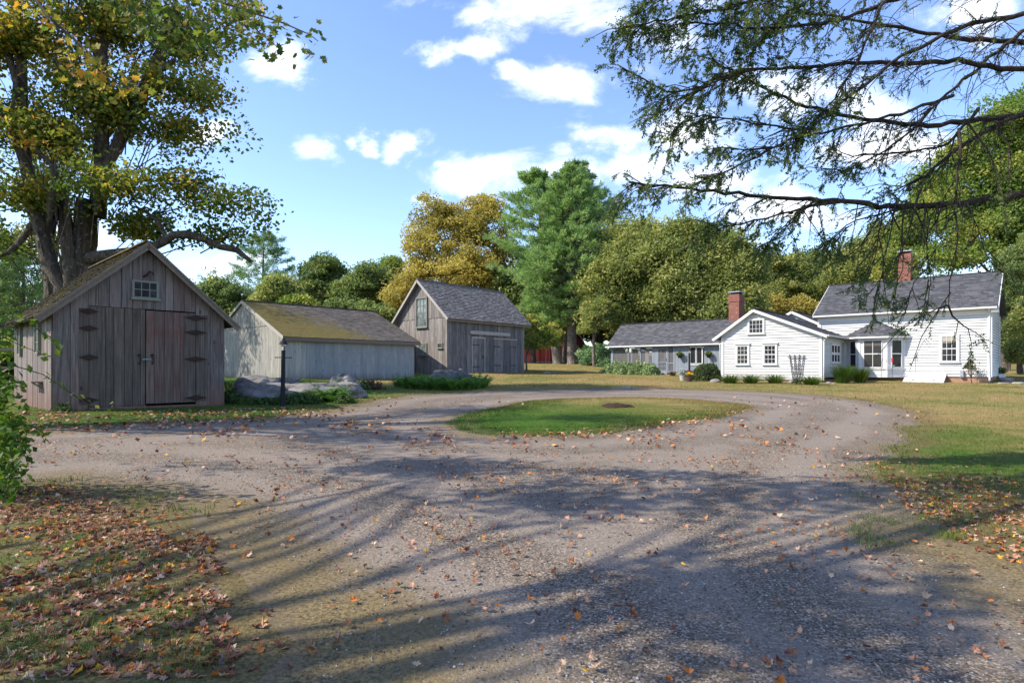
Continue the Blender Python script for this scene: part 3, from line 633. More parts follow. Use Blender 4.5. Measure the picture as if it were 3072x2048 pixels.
# ------------------------------------------------------------------ tall barn
def barn():
    loc,rz=place(1342,39,40.5); t=thing('barn','tall dark weathered board barn with a wooden shingle roof','barn',loc,rz)
    L,W,ez,rd=7.85,4.95,4.98,7.38; h=2.62; sl=(rd-ez)/h; sl2=(rd-ez)/(W-h)
    b=MB(); plank_wall(b,wy(0),0,L,1.02,lambda u:ez,.17,.03,.006,.006,.04); b.build('front_wall',M['barnwood'],t)
    top=lambda u:(rd-.06-(h-u)*sl) if u<h else (rd-.06-(u-h)*sl2)
    b=MB(); plank_wall(b,wx(0),0,1.82,1.0,lambda u:min(4.82,top(u)),.16,.03,.006,.006,.04); plank_wall(b,wx(0),1.82,3.05,1.0,lambda u:min(4.82,top(u)),.16,.03,.006,.006,.04); plank_wall(b,wx(0),3.05,W,1.0,lambda u:min(4.82,top(u)),.16,.03,.006,.006,.04,brk=(W-(4.82-ez)/sl2,)); b.build('gable_wall',M['barngable'],t)
    b=MB(); plank_wall(b,wx(0),.12,W-.05,4.83,lambda u:max(4.84,top(u)),.17,.055,.005,.006,.01,brk=(h,)); b.build('gable_top',M['barngable'],t)
    b=MB(); plank_wall(b,FR((L,0,0),(0,1,0),(1,0,0)),0,W,.8,top,.5,brk=(h,)); plank_wall(b,FR((0,W,0),(1,0,0),(0,1,0)),0,L,.8,lambda u:ez,.5); b.build('rear_wall',M['barnwood'],t)
    gable_roof(t,M['barnroof'],'x',-.32,L+.45,(-.38,ez-.38*sl+.10),(W+.38,ez-.38*sl2+.10),(h,rd+.10),.175,.2,.04,.45,.06)
    for e,s in(((-.38),sl),((W+.38),sl2)):
        b=MB(); b.bar((-.345,e,ez-.38*s+.03),(-.345,h,rd+.03),.045,.15,.6); b.build('barge_board',M['barntrim'],t)
    b=MB(); b.box((-.3,-.36,ez-.38*sl-.08),(L+.4,-.335,ez-.38*sl+.03),.4); b.box((0,-.10,ez-.12),(L,-.036,ez-.02),.3); b.build('eave_board',M['shedtrim'],t)
    f=wy(0); g=wx(0)
    b=MB(); z0,z1=3.82,4.06; v=[(1.95,.0,z0+.06),(2.12,0,z0),(5.95,0,z0),(6.1,0,z0+.07),(6.1,0,z1-.07),(5.95,0,z1),(2.12,0,z1),(1.95,0,z1-.06)]
    b.add([f(a,.17,c) for a,_,c in v]+[f(a,.04,c) for a,_,c in v],[tuple(range(8)),tuple(range(15,7,-1))]+[(i,(i+1)%8,8+(i+1)%8,8+i) for i in range(8)],.7); b.build('door_track_cover',M['barntrim'],t)
    d=MB(); plank_wall(d,f,2.28,3.46,1.12,lambda u:3.56,.22,.055,.004,.008,.02); o=d.build('door',M['barnwood'],t)
    for z in(3.10,1.62): hd=MB(); hd.bar(f(2.26,.065,z),f(2.95,.065,z),.02,.05); hd.build('hinge',M['iron'],o)
    x=MB(); x.bar(f(3.30,.07,2.15),f(3.30,.07,2.4),.03,.06); x.build('handle',M['iron'],o)
    fm=MB(); fm.box((2.2,.03,1.1),(2.28,.075,3.64),.4,f); fm.box((3.46,.03,1.1),(3.54,.075,3.64),.4,f); fm.box((2.28,.03,3.56),(3.46,.075,3.66),.4,f); fm.build('door_frame',M['barntrim'],o)
    for k,(a,c) in enumerate(((4.50,5.62),(5.64,6.84))):
        d=MB(); plank_wall(d,f,a,c,1.14,lambda u:3.54,.22,.055,.004,.008,.02); o=d.build('door',M['barnwood'],t); xa,xb=(a-.05,a+.65) if k==0 else (c-.6,c+.05)
        for z in(3.05,1.72): hd=MB(); hd.bar(f(xa,.065,z),f(xb,.065,z),.02,.05); hd.build('hinge',M['iron'],o)
    b=MB(); b.box((4.40,.03,3.56),(6.95,.085,3.64),.4,f); b.build('door_lintel',M['barntrim'],t)
    window(t,g,1.92,2.92,4.30,6.22,3,2,True,'sash','dusty',.07,.08,True)
    window(t,g,1.98,2.72,2.42,3.15,3,2,False,'sash','dusty',.05,.05,True)
    window(t,g,.42,.82,2.86,3.13,3,1,False,'sash','glass',.04,.05,True)
    b=MB(); b.bar((L+.2,h,rd+.1),(L+.2,h,rd+.42),.04,.04); b.build('lightning_rod',M['teal'],t)
    b=MB(); 
    for i in range(9): 
        y=.3+i*.5; b.box((-.04,y,.8),(.2,y+.45,1.02+random.uniform(-.03,.03)),.5)
    b.build('stone_footing',M['slab'],t)
    return t
barn()

# ------------------------------------------------------------------ red barn behind
def red_barn():
    loc,rz=place(1651,70,42); t=thing('red_barn','red wooden barn half hidden behind the pine trunks','barn',loc,rz)
    W,D,ez,rd=6.9,8.5,4.15,7.5; h=W/2; sl=(rd-ez)/h; top=lambda u:rd-.05-abs(u-h)*sl
    b=MB(); plank_wall(b,wy(0),0,W,2.35,top,.25,.02,brk=(h,)); b.build('gable_wall',M['shadedred'],t)
    b=MB(); plank_wall(b,wx(0),0,D,2.35,lambda u:ez,.25,.02); b.build('side_wall',M['litred'],t)
    b=MB(); plank_wall(b,FR((W,0,0),(0,1,0),(1,0,0)),0,D,1.8,lambda u:ez,.5); plank_wall(b,FR((0,D,0),(1,0,0),(0,1,0)),0,W,1.8,top,.5,brk=(h,)); b.build('rear_wall',M['shadedred'],t)
    b=MB(); b.box((.02,.02,1.5),(W-.02,D-.02,2.35),.5); b.build('foundation',M['slab'],t)
    gable_roof(t,M['barnroof'],'y',-.3,D+.3,(-.3,ez-.3*sl+.05),(W+.3,ez-.3*sl+.05),(h,rd+.05),.18,.25,.02,.4,.06)
    for e in(-.3,W+.3): b=MB(); b.bar((e,-.32,ez-.3*sl),(h,-.32,rd),.04,.15); b.build('barge_board',M['barntrim'],t)
    f=wy(0); b=MB(); b.box((1.6,.03,2.35),(3.2,.06,4.75),.5,f); b.build('door',M['litred'],t)
    b=MB(); b.box((1.5,.03,4.76),(3.3,.08,4.87),.5,f); b.build('door_lintel',M['barntrim'],t)
    window(t,f,3.0,3.7,5.6,6.4,2,2,False,'trim','glass',.07,.06,True); window(t,f,4.7,5.4,3.3,4.3,2,2,False,'sash','glass',.07,.06,True)
    return t
red_barn()

# ------------------------------------------------------------------ white farmhouse with its wings
HL,HRZ=place(2467,35.9,42.0)
def farmhouse():
    t=thing('farmhouse','long white clapboard farmhouse with dark shingle roofs and two brick chimneys','house',HL,HRZ)
    x0=4.98
    # gable wing
    ay,az=3.99,5.25; sR,sL=.417,.683; eR,eL=3.46,3.74
    lft=lambda z:max(0,ay-(az-.05-z)/sR) if z>eR else 0
    rgt=lambda z:min(6.16,ay+(az-.05-z)/sL) if z>eL else 6.16
    b=MB(); clap_wall(b,wx(0),.98,5.15,lft,rgt); b.box((-.07,0,.80),(0,6.16,.98),.6); b.build('clapboard_wall',M['white'],t)
    b=MB(); clap_wall(b,wy(0),.98,3.5,lambda z:0,lambda z:x0,.15); b.build('clapboard_wall',M['white'],t)
    b=MB(); clap_wall(b,FR((0,6.16,0),(1,0,0),(0,1,0)),.9,3.7,lambda z:0,lambda z:7,.165); b.build('clapboard_wall',M['white'],t)
    def cboard(a,c):
        b=MB(); b.box(a,c,.5); b.build('corner_board',M['trim'],t)
    for y in(.07,6.09): cboard((-.085,y-.08,.78),(-.03,y+.08,3.5))
    cboard((-.03,-.085,.78),(.13,-.03,3.45)); cboard((x0-.2,-.085,.9),(x0-.06,-.03,3.45))
    b=MB(); b.box((.03,.03,.2),(x0,6.1,.80),.5); b.build('foundation',M['stonebase'],t)
    gable_roof(t,M['asphalt'],'x',-.30,7.2,(-.32,az-(ay+.32)*sR+.05),(6.62,az-(6.62-ay)*sL+.05),(ay,az+.05),.14,.3,.008,.1,.05)
    for e,s in((-.34,sR),(6.64,sL)):
        b=MB(); b.bar((-.32,e,az-abs(e-ay)*s-.05),(-.32,ay,az-.05),.04,.17,.5); b.bar((-.17,e,az-abs(e-ay)*s-.12),(-.17,ay,az-.12),.28,.02,.5); b.build('rake_board',M['trim'],t)
    f=wx(0)
    for a,c in((4.40,5.10),(2.67,3.36)): window(t,f,a,c,1.80,2.96,3,2,True,'trim','glass',.10,.055,True,True)
    window(t,f,3.44,4.32,3.76,4.60,4,3,False,'trim','glass',.09,.055,True)
    window(t,wy(0),1.72,3.66,1.90,2.97,3,2,False,'trim','glass',.08,.05,True,bar=.16)
    b=MB(); b.box((-.075,.1,3.42),(-.03,6.06,3.46),.5); b.build('band_board',M['trim'],t)
    # main house
    b=MB(); clap_wall(b,wx(x0),1.02,4.95,lambda z:-7.58,lambda z:1.51); b.build('clapboard_wall',M['white'],t)
    ez=5.02; rx,rz=x0+3.7,7.45; s=(rz-ez)/4.1; 
    b=MB(); clap_wall(b,FR((0,-7.58,0),(1,0,0),(0,-1,0)),1.02,7.2,lambda z:x0 if z<ez else x0+(z-ez-.1)/s,lambda z:x0+7.4 if z<ez else x0+7.4-(z-ez-.1)/s); clap_wall(b,FR((0,1.51,0),(1,0,0),(0,1,0)),1.02,7.2,lambda z:x0 if z<ez else x0+(z-ez-.1)/s,lambda z:x0+7.4 if z<ez else x0+7.4-(z-ez-.1)/s); b.build('clapboard_wall',M['white'],t)
    cboard((x0-.085,-7.66,1.0),(x0-.03,-7.44,4.9)); cboard((x0-.085,1.36,3.3),(x0-.03,1.58,4.9))
    for xx in(x0-.03,x0+7.1): cboard((xx,-7.67,1.0),(xx+.2,-7.60,4.9))
    b=MB(); b.box((x0-.08,-7.6,4.62),(x0-.03,1.5,4.93),.5); b.box((x0-.38,-7.75,4.91),(x0,1.66,4.94),.5); b.box((x0-.40,-7.76,4.90),(x0-.37,1.67,5.04),.5); b.box((x0-.36,-7.95,4.72),(x0+.5,-7.62,4.88),.5); b.build('frieze',M['trim'],t)
    b=MB(); b.box((x0+.02,-7.5,.2),(x0+7.2,1.4,1.02),.5); b.build('foundation',M['stonebase'],t)
    gable_roof(t,M['asphalt'],'y',-7.95,1.78,(x0-.42,ez+.04),(x0+7.8,ez+.04),(rx,rz+.04),.14,.3,.008,.1,.06)
    for y in(-7.97,1.80): b=MB(); b.bar((x0-.4,y,ez-.05),(rx,y,rz-.05),.03,.2,.5); b.build('rake_board',M['trim'],t)
    f=wx(x0); window(t,f,-6.03,-5.29,1.93,3.43,3,2,True,'trim','glass',.12,.06,True)
    c=MB(); c.add([f(-6.0,.074,3.12),f(-5.32,.074,3.12),f(-5.32,.074,3.42),f(-6.0,.074,3.42)],[(0,1,2,3)],.5); c.build('curtain',M['cream'],t)
    # bay window
    bay=MB(); P=[(x0,-3.42),(x0-.8,-2.60),(x0-.8,-1.05),(x0,-.23)]
    sides=[]
    for (xa,ya),(xb,yb) in zip(P[:-1],P[1:]):
        L=math.hypot(xb-xa,yb-ya); u=((xb-xa)/L,(yb-ya)/L,0); n=(-u[1],u[0],0); 
        if n[0]>0: n=(-n[0],-n[1],0)
        sides.append((FR((xa,ya,0),u,n),L))
    bay.add([(x,y,z) for z in(.95,3.5) for x,y in P],[(i,i+1,i+5,i+4) for i in range(3)]+[(0,3,2,1),(4,5,6,7)],.5)
    for fr,L in sides:
        bay.box((-.03,-.01,.95),(.09,.03,3.45),.5,fr); bay.box((L-.09,-.01,.95),(L+.03,.03,3.45),.5,fr); bay.box((.09,-.01,3.30),(L-.09,.028,3.45),.5,fr); bay.box((-.05,-.01,1.46),(L+.05,.07,1.53),.5,fr); bay.box((.09,-.01,.95),(L-.09,.025,1.05),.5,fr)
    k,L=sides[1]
    for a in(.22,.85): 
        bay.box((a,.005,1.12),(a+.5,.02,1.15),.5,k); bay.box((a,.005,1.37),(a+.5,.02,1.40),.5,k); bay.box((a,.005,1.15),(a+.03,.02,1.37),.5,k); bay.box((a+.47,.005,1.15),(a+.5,.02,1.37),.5,k)
    bo=bay.build('bay_window',M['trim'],t)
    for i,(fr,L) in enumerate(sides):
        w=MB(); a,c=(.26,L-.30) if i!=1 else (.30,L-.30); z0,z1=1.60,3.24
        zm_=(z0+z1)/2
        for d,e,g_,h_,nn in((a-.05,a,z0-.05,z1+.05,.05),(c,c+.05,z0-.05,z1+.05,.05),(a,c,z1,z1+.05,.048),(a,c,z0-.05,z0,.048),(a,c,zm_-.03,zm_+.03,.045)): w.box((d,.0,g_),(e,nn,h_),.5,fr)
        if i==1: w.box(((a+c)/2-.015,.0,z0),((a+c)/2+.015,.04,z1),.5,fr)
        w.build('window_frame',M['trim'],bo); g=MB(); g.add([fr(a,.012,z0),fr(c,.012,z0),fr(c,.012,z1),fr(a,.012,z1)],[(0,1,2,3)],.5); g.build('glass',M['glass'],bo)
        if i==1:
            c_=MB(); c_.add([fr(a,.016,z1-.32),fr(c,.016,z1-.32),fr(c,.016,z1),fr(a,.016,z1)],[(0,1,2,3)],.5); c_.build('curtain',plain('dim_lace',(.10,.09,.085),.9,.1,var=.4,scale=20),bo)
    E_=[(x0-.02,-3.80),(x0-1.06,-2.73),(x0-1.06,-.92),(x0-.02,.15)]; A_=[(x0-.02,-2.15),(x0-.02,-1.60)]; ze,za=3.50,4.42
    r=MB()
    r.add([(E_[0][0],E_[0][1],ze),(E_[1][0],E_[1][1],ze),(A_[0][0],A_[0][1],za)],[(0,1,2)],.5)
    r.add([(E_[2][0],E_[2][1],ze),(E_[3][0],E_[3][1],ze),(A_[1][0],A_[1][1],za)],[(0,1,2)],.5)
    r.add([(E_[1][0],E_[1][1],ze),(E_[2][0],E_[2][1],ze),(A_[1][0],A_[1][1],za),(A_[0][0],A_[0][1],za)],[(0,1,2,3)],.4)
    def tri(pa,pb,pc,pd):
        pa,pb,pc,pd=[np.array(p,float) for p in(pa,pb,pc,pd)]; u=pb-pa; LU=np.linalg.norm(u); u/=LU; v=(pd-pa); v=v-u*np.dot(v,u); LV=np.linalg.norm(v); v/=LV
        l=np.dot(pd-pa,u); q=np.dot(pc-pa,u)
        shingles(r,pa,u,v,LU,LV,.14,.3,.008,.1,lambda a:(l*a/LV,LU+(q-LU)*a/LV))
    z3=lambda p,z:(p[0],p[1],z)
    tri(z3(E_[0],ze),z3(E_[1],ze),z3(A_[0],za),z3(A_[0],za)); tri(z3(E_[1],ze),z3(E_[2],ze),z3(A_[1],za),z3(A_[0],za)); tri(z3(E_[2],ze),z3(E_[3],ze),z3(A_[1],za),z3(A_[1],za))
    r.build('bay_roof',M['asphalt'],bo)
    g=MB()
    for a,c in zip(E_[:-1],E_[1:]): g.bar((a[0],a[1],ze-.05),(c[0],c[1],ze-.05),.07,.10,.5)
    g.add([z3(p,ze-.1) for p in E_],[(0,1,2,3)],.5); g.build('bay_eave',M['trim'],bo)
    # cellar hatch
    for a,c in((-4.5,-3.49),(-5.53,-4.52)):
        h=MB(); q=[(x0-1.35,a,.70),(x0-1.35,c,.70),(x0-.06,c,1.17),(x0-.06,a,1.17)]; h.add(q+[(x,y,z-.05) for x,y,z in q],[(0,1,2,3),(7,6,5,4),(0,4,5,1),(1,5,6,2),(2,6,7,3),(3,7,4,0)],.5)
        o=h.build('cellar_hatch',M['trim'],t); k=MB(); k.bar((x0-1.1,(a+c)/2-.06,.81),(x0-1.1,(a+c)/2+.06,.81),.03,.03); k.build('handle',M['black'],o)
    b=MB()
    for y in(-3.52,-5.50): b.add([(x0-1.33,y,.4),(x0-.03,y,.4),(x0-.03,y,1.10),(x0-1.33,y,.64)],[(0,1,2,3)],.5)
    b.add([(x0-1.33,-5.5,.4),(x0-1.33,-3.52,.4),(x0-1.33,-3.52,.64),(x0-1.33,-5.5,.64)],[(0,1,2,3)],.5); b.build('hatch_curb',M['stonebase'],t)
    b=MB(); b.box((x0-.22,-6.35,1.05),(x0-.03,-6.2,1.40),.5); b.box((x0-.2,-6.36,1.0),(x0-.03,-6.17,1.05),.5); b.build('meter_box',M['lead'],t)
    # rear gable
    xr,yr,zr,sr=6.4,3.62,5.55,.52
    b=MB(); clap_wall(b,wx(xr),3.2,5.4,lambda z:max(1.5,yr-(zr-.04-z)/sr),lambda z:min(5.9,yr+(zr-.04-z)/sr),.165); b.build('clapboard_wall',M['white'],t)
    gable_roof(t,M['asphalt'],'x',xr-.28,12.5,(1.53,zr-(yr-1.53)*sr+.05),(6.0,zr-(6.0-yr)*sr+.05),(yr,zr+.05),.14,.3,.008,.1,.05)
    b=MB(); b.bar((xr-.3,1.5,zr-2.12*sr-.04),(xr-.3,yr,zr-.04),.04,.17,.5); b.bar((xr-.3,6.0,zr-2.38*sr-.04),(xr-.3,yr,zr-.04),.04,.17,.5); b.build('rake_board',M['trim'],t)
    # chimneys
    def chim(xa,xb,ya,yb,zb,zt):
        c=MB(); c.box((xa,ya,zb),(xb,yb,zt-.55),.5); c.box((xa-.035,ya-.035,zt-.55),(xb+.035,yb+.035,zt-.12),.5); c.box((xa-.01,ya-.01,zt-.12),(xb+.01,yb+.01,zt),.5); o=c.build('chimney',M['brick'],t)
        k=MB(); k.box((xa+.12,ya+.12,zt),(xb-.12,yb-.12,zt+.13),.5); k.build('flue',M['dark'],o); k=MB(); k.box((xa-.06,ya-.06,zt+.13),(xb+.06,yb+.06,zt+.20),.5); k.build('cap',M['lead'],o)
    chim(4.75,5.75,6.86,7.62,3.3,6.98); chim(8.4,9.1,-3.2,-2.5,6.9,9.2)
    # screened porch wing
    px_,y0,y1,zw=3.0,6.16,16.75,3.22; f=wx(px_)
    b=MB(); plank_wall(b,f,y0,8.74,1.0,lambda u:zw,.21,.02,.002,.008,0); plank_wall(b,f,9.89,11.08,1.0,lambda u:zw,.21,.02,.002,.008,0); plank_wall(b,f,8.74,9.89,1.0,lambda u:1.74,.21,.02,.002,.008,0)
    b.box((px_-.02,12.62,1.0),(px_+.04,12.98,zw),.4); b.box((px_,6.2,.9),(px_+.05,16.7,1.02),.4)
    for y in(11.08,11.57,12.52): b.box((px_-.025,y,1.0),(px_+.06,y+.10,zw),.6)
    for y in(13.99,15.10,16.55): b.box((px_-.02,y-.04,1.0),(px_+.06,y+.05,zw),.7)
    b.box((px_-.018,12.98,1.62),(px_+.05,16.7,1.72),.6); b.box((px_-.018,12.98,1.0),(px_+.05,16.7,1.20),.6); b.box((px_-.016,11.18,1.86),(px_+.05,11.57,1.94),.6); b.box((px_-.016,11.18,1.0),(px_+.05,11.57,1.32),.6)
    b.box((px_-.03,y0,3.14),(px_+.06,y1,zw+.02),.5)
    for y in(16.55,): b.box((px_,y,1.0),(px_+.2,y+.2,zw),.5)
    xb=px_+4.0
    b.box((xb,7.0,1.0),(xb+.06,12.0,zw),.4); b.box((xb,12,1.0),(xb+.06,16.7,1.9),.4); b.box((xb,12,2.95),(xb+.06,16.7,zw),.4)
    for y in(12.0,13.2,14.4,15.5,16.55): b.box((xb,y,1.9),(xb+.06,y+.35,2.95),.4)
    b.box((px_+.06,11.9,1.0),(px_+2.6,12.0,zw),.4)
    b.box((px_,16.65,1.0),(xb,16.75,1.7),.4); b.box((xb-.8,16.65,1.7),(xb,16.75,zw),.4); b.build('porch_wall',M['porch'],t)
    b=MB(); b.box((px_,6.2,.85),(xb,16.7,.98),.5); b.build('porch_floor',M['porch'],t)
    for a,c,z0,z1 in((12.98,13.95,1.2,3.14),(14.04,15.06,1.2,3.14),(15.15,16.51,1.2,3.14),(11.18,11.57,1.94,3.14),(11.18,11.57,1.32,1.86)):
        b=MB(); b.add([f(a,-.02,z0),f(c,-.02,z0),f(c,-.02,z1),f(a,-.02,z1)],[(0,1,2,3)],.5); b.build('insect_screen',M['screen'],t)
    d=MB(); a,c=11.68,12.51
    for q in((a,a+.1,1.08,3.12),(c-.1,c,1.08,3.12),(a+.1,c-.1,1.08,1.36),(a+.1,c-.1,3.02,3.12),(a+.1,c-.1,1.93,2.0),(a+.1,c-.1,1.62,1.67),((a+c)/2-.02,(a+c)/2+.02,1.36,1.93)): d.box((q[0],-.01,q[2]),(q[1],.035,q[3]),.5,f)
    o=d.build('screen_door',M['porch'],t); g=MB(); g.add([f(a+.1,.0,1.36),f(c-.1,.0,1.36),f(c-.1,.0,3.02),f(a+.1,.0,3.02)],[(0,1,2,3)],.5); g.build('insect_screen',M['screen'],o); k=MB(); k.bar(f(a+.05,.05,2.1),f(a+.05,.05,2.25),.03,.03); k.build('handle',M['black'],o)
    window(t,f,8.86,9.28,1.86,3.08,1,1,False,'trim','glass',.06,.06,False); window(t,f,9.36,9.78,1.86,3.08,1,1,False,'trim','glass',.06,.06,False)
    b=MB(); b.box((px_-.07,8.76,1.74),(px_-.01,9.88,1.83),.5); b.build('sill',M['trim'],t)
    gable_roof(t,M['asphalt'],'y',6.25,17.02,(px_-.32,3.30),(px_+4.35,3.30),(px_+2.02,5.20),.14,.3,.008,.1,.06)
    # gutters and downspouts
    def gutter(p,q):
        b=MB(); b.bar(p,q,.11,.10,.5); b.build('gutter',M['trim'],t)
    gutter((px_-.37,6.66,3.26),(px_-.37,17.05,3.26)); gutter((x0-.47,-7.9,4.98),(x0-.47,1.75,4.98)); gutter((-.28,-.38,3.45),(4.5,-.38,3.45)); gutter((-.28,6.67,3.42),(2.6,6.67,3.42))
    for pts in([(x0-.47,-7.55,4.95),(x0-.2,-7.55,4.70),(x0-.11,-7.55,4.5),(x0-.11,-7.55,.95),(x0-.35,-7.55,.82)],[(-.1,-.38,3.42),(-.1,-.15,3.2),(-.02,-.10,3.1),(-.02,-.10,.8)],[(x0-.95,.0,3.44),(x0-.5,-.1,3.2),(x0-.1,-.12,3.1),(x0-.1,-.12,1.2)],[(-.1,6.66,3.4),(-.1,6.3,3.2),(-.10,6.23,3.0),(-.10,6.23,1.0)]):
        b=MB(); b.tube(pts,.045,8,.5); b.build('downspout',M['trim'],t)
    return t
farmhouse()
hm=Matrix.Translation(Vector(HL))@Matrix.Rotation(HRZ,4,'Z')
def hw(x,y,z=None):
    p=hm@Vector((x,y,0)); return (p.x,p.y,g1(p.x,p.y) if z is None else z)

# ------------------------------------------------------------------ plants
def tn(sh):
    a=rng.normal(0,1,sh); l=np.linalg.norm(a,axis=-1,keepdims=True); return a*np.minimum(1,1.9/np.maximum(l,1e-6))
def unit(v): return v/(np.linalg.norm(v,axis=-1,keepdims=True)+1e-9)
def leafquads(b,c,size,rnd,up=.4,asp=.55,out=None,osz=.35):
    "one small rhombus per point"
    n=len(c); nr=unit(rng.normal(0,1,(n,3))+np.array([0,0,up])); 
    if out is not None: nr=unit(nr+out)
    a=unit(np.cross(nr,rng.normal(0,1,(n,3)))); d=np.cross(nr,a); s=(size*(1+osz*rng.uniform(-1,1,n)))[:,None]
    a=a*s; d=d*s*asp
    fold=nr*s*.18
    v=np.stack([c-a,c-d+fold,c+a,c+d+fold],1).reshape(-1,3)
    b.add(v,np.arange(4*n).reshape(n,4),np.clip(rnd,0,1))
def blades(b,base,h,w,lean,rnd,seg=1,droop=0.):
    "grass or strap leaves: base (n,3), lean (n,3) = horizontal reach"
    n=len(base); sd=unit(np.cross(lean+1e-4,np.array([0,0,1.])))*w[:,None]/2
    if seg==1:
        tip=base+lean+np.stack([0*h,0*h,h],1); v=np.stack([base-sd,base+sd,tip],1).reshape(-1,3); b.add(v,np.arange(3*n).reshape(n,3),rnd); return
    rows=[]
    for i in range(seg+1):
        s=i/seg; p=base+lean*s**1.3+np.stack([0*h,0*h,h*(s-droop*s**2.6)],1); ww=(1-s)**.6 if i<seg else .02
        rows+=[p-sd*ww,p+sd*ww]
    v=np.stack(rows,1); k=2*(seg+1); f=np.concatenate([np.array([[2*i,2*i+1,2*i+3,2*i+2]])+np.arange(n)[:,None]*k for i in range(seg)])
    b.add(v.reshape(-1,3),f,np.tile(rnd,seg))
def spread(blobs,ncl,shell=.45):
    "cluster centres spread over ellipsoids (cx,cy,cz,rx,ry,rz)"
    bl=np.array(blobs,float); vol=(bl[:,3]*bl[:,4]*bl[:,5])**.75; k=rng.choice(len(bl),ncl,p=vol/vol.sum())
    d=unit(rng.normal(0,1,(ncl,3))); d[:,2]=np.where(d[:,2]<-.55,-d[:,2],d[:,2]); r=rng.uniform(0,1,ncl)**shell
    lob=np.array([.82+.95*mnoise.noise(Vector(q)*1.9+Vector((float(j)*3.1,j*1.7,ncl*.13))) for q,j in zip(d,k)])
    c=bl[k,:3]+d*(r*lob)[:,None]*bl[k,3:6]; return c,d,k
def broadleaf(name,label,cat,base,trunk,blobs,m,ncl=120,per=150,clr=.8,flat=.55,leaf=.12,bk='mapleb',group=None,shell=.4,limbs=26,tr=.3,rbias=0.,asp=.6):
    """trunk: height of the fork; blobs relative to the base"""
    t=thing(name,label,cat,base,0,group)
    ncl=int(ncl*1.5); per=int(per*1.05); clr*=.78; leaf*=.80; bb=np.array(blobs,float); bb[:,3:]*=.93; blobs=bb
    c,d,k=spread(blobs,ncl,shell); c=c+d*(rng.uniform(0,1,ncl)**3*.32*bb[k,3])[:,None]
    b=MB(); n=ncl*per
    off=tn((ncl,per,3))*np.array([clr,clr,clr*flat])*rng.uniform(.6,1.3,(ncl,1,1)); off[...,2]-=(off[...,0]**2+off[...,1]**2)/clr*.18
    p=(c[:,None,:]+off).reshape(-1,3)
    r=np.repeat(rng.normal(.50+rbias,.19,ncl),per)+rng.normal(0,.16,n)
    leafquads(b,p,leaf,r,.7,asp); b.build('crown',M[m],t)
    w=MB(); top=np.array([0,0,trunk]); cen=np.average(np.array(blobs)[:,:3],axis=0)
    hi=np.array([cen[0]*.7,cen[1]*.7,cen[2]])
    stem=np.array([[0,0,-.25],[.02,0,.15],[0,.03,trunk*.5],top,(top+hi)/2+rng.normal(0,.15,3),hi]); w.tube(stem,[tr*1.55,tr*1.12,tr,tr*.85,tr*.6,tr*.25],9,.5,lump=.03)
    for i in rng.choice(ncl,min(limbs,ncl),replace=False):
        s=rng.uniform(.45,.95); j=s*(len(stem)-1); a=int(j); p0=stem[a]+(stem[min(a+1,len(stem)-1)]-stem[a])*(j-a); p0[2]=max(p0[2],trunk*.55)
        q=c[i]; mid=(p0+q)/2+np.array([0,0,.12*np.linalg.norm(q-p0)])+rng.normal(0,.12,3); r0=tr*.32*(1.2-s*.6)
        w.tube([p0,mid,q],[r0,r0*.6,r0*.2],5,.5)
    w.build('trunk',M[bk],t,smooth=True); return t
def pine(name,label,base,H,clear,rad,m,whorls=17,per=6,tufts=11,needles=16,nl=.26,group=None,bk='pineb',tr=.27,lean=(0,0),wide=.55):
    t=thing(name,label,'tree',base,0,group); b=MB(); w=MB()
    ax=lambda z:np.array([lean[0]*z/H,lean[1]*z/H,z]); w.tube([ax(-.25),ax(.2),ax(H*.3),ax(H*.6),ax(H*.97)],[tr*1.4,tr*1.05,tr*.85,tr*.55,.04],9,.5,lump=.03)
    T=[];D=[];S=[]
    for i in range(whorls):
        s=(i+rng.uniform(-.3,.3))/whorls; s=max(s,0); z=clear+(H-clear)*s; L=rad*(wide+(1-wide)*min(1,s*3.2))*(1-s**1.7)**.75*rng.uniform(.7,1.2)+.45
        a0=rng.uniform(0,6.28)
        for k in range(per):
            a=a0+k*6.283/per+rng.uniform(-.35,.35); l=L*rng.uniform(.5,1.2); u=np.array([math.cos(a),math.sin(a),0]); p0=ax(z); up=.10+.38*s+rng.uniform(-.08,.1)
            pts=[p0,p0+u*l*.5+np.array([0,0,l*(up*.35-.03)]),p0+u*l+np.array([0,0,l*up])]; w.tube(pts,[tr*.22*(1.1-s),tr*.13*(1.1-s),.012],5,.5,cap=False)
            for j in range(tufts):
                q=rng.uniform(.30,1.0)**.7; sd=np.array([-u[1],u[0],0])*rng.normal(0,.20)*l*(1.15-q*.5); p=p0+u*l*q+np.array([0,0,l*up*q**1.4])+sd+np.array([0,0,rng.normal(0,.06)])
                T.append(p); D.append(unit(u+sd/(l*.3+1e-3)*.5+np.array([0,0,.55]))); S.append(rng.normal(.5,.15))
    T=np.array(T);D=np.array(D);S=np.array(S); n=len(T)
    dirs=unit(D[:,None,:]*1.1+rng.normal(0,.62,(n,needles,3))); st=np.repeat(T[:,None,:],needles,1)+dirs*.02+rng.normal(0,.10,(n,needles,3)); ln=nl*rng.uniform(.6,1.2,(n,needles,1))
    sd=unit(np.cross(dirs,rng.normal(0,1,(n,needles,3))))*.035
    v=np.stack([st-sd*.5,st+dirs*ln*.5-sd,st+dirs*ln,st+dirs*ln*.5+sd],2).reshape(-1,3); N=n*needles
    b.add(v,np.arange(4*N).reshape(N,4),np.clip(np.repeat(S,needles)+rng.normal(0,.16,N),0,1))
    b.build('crown',M[m],t); w.build('trunk',M[bk],t,smooth=True); return t
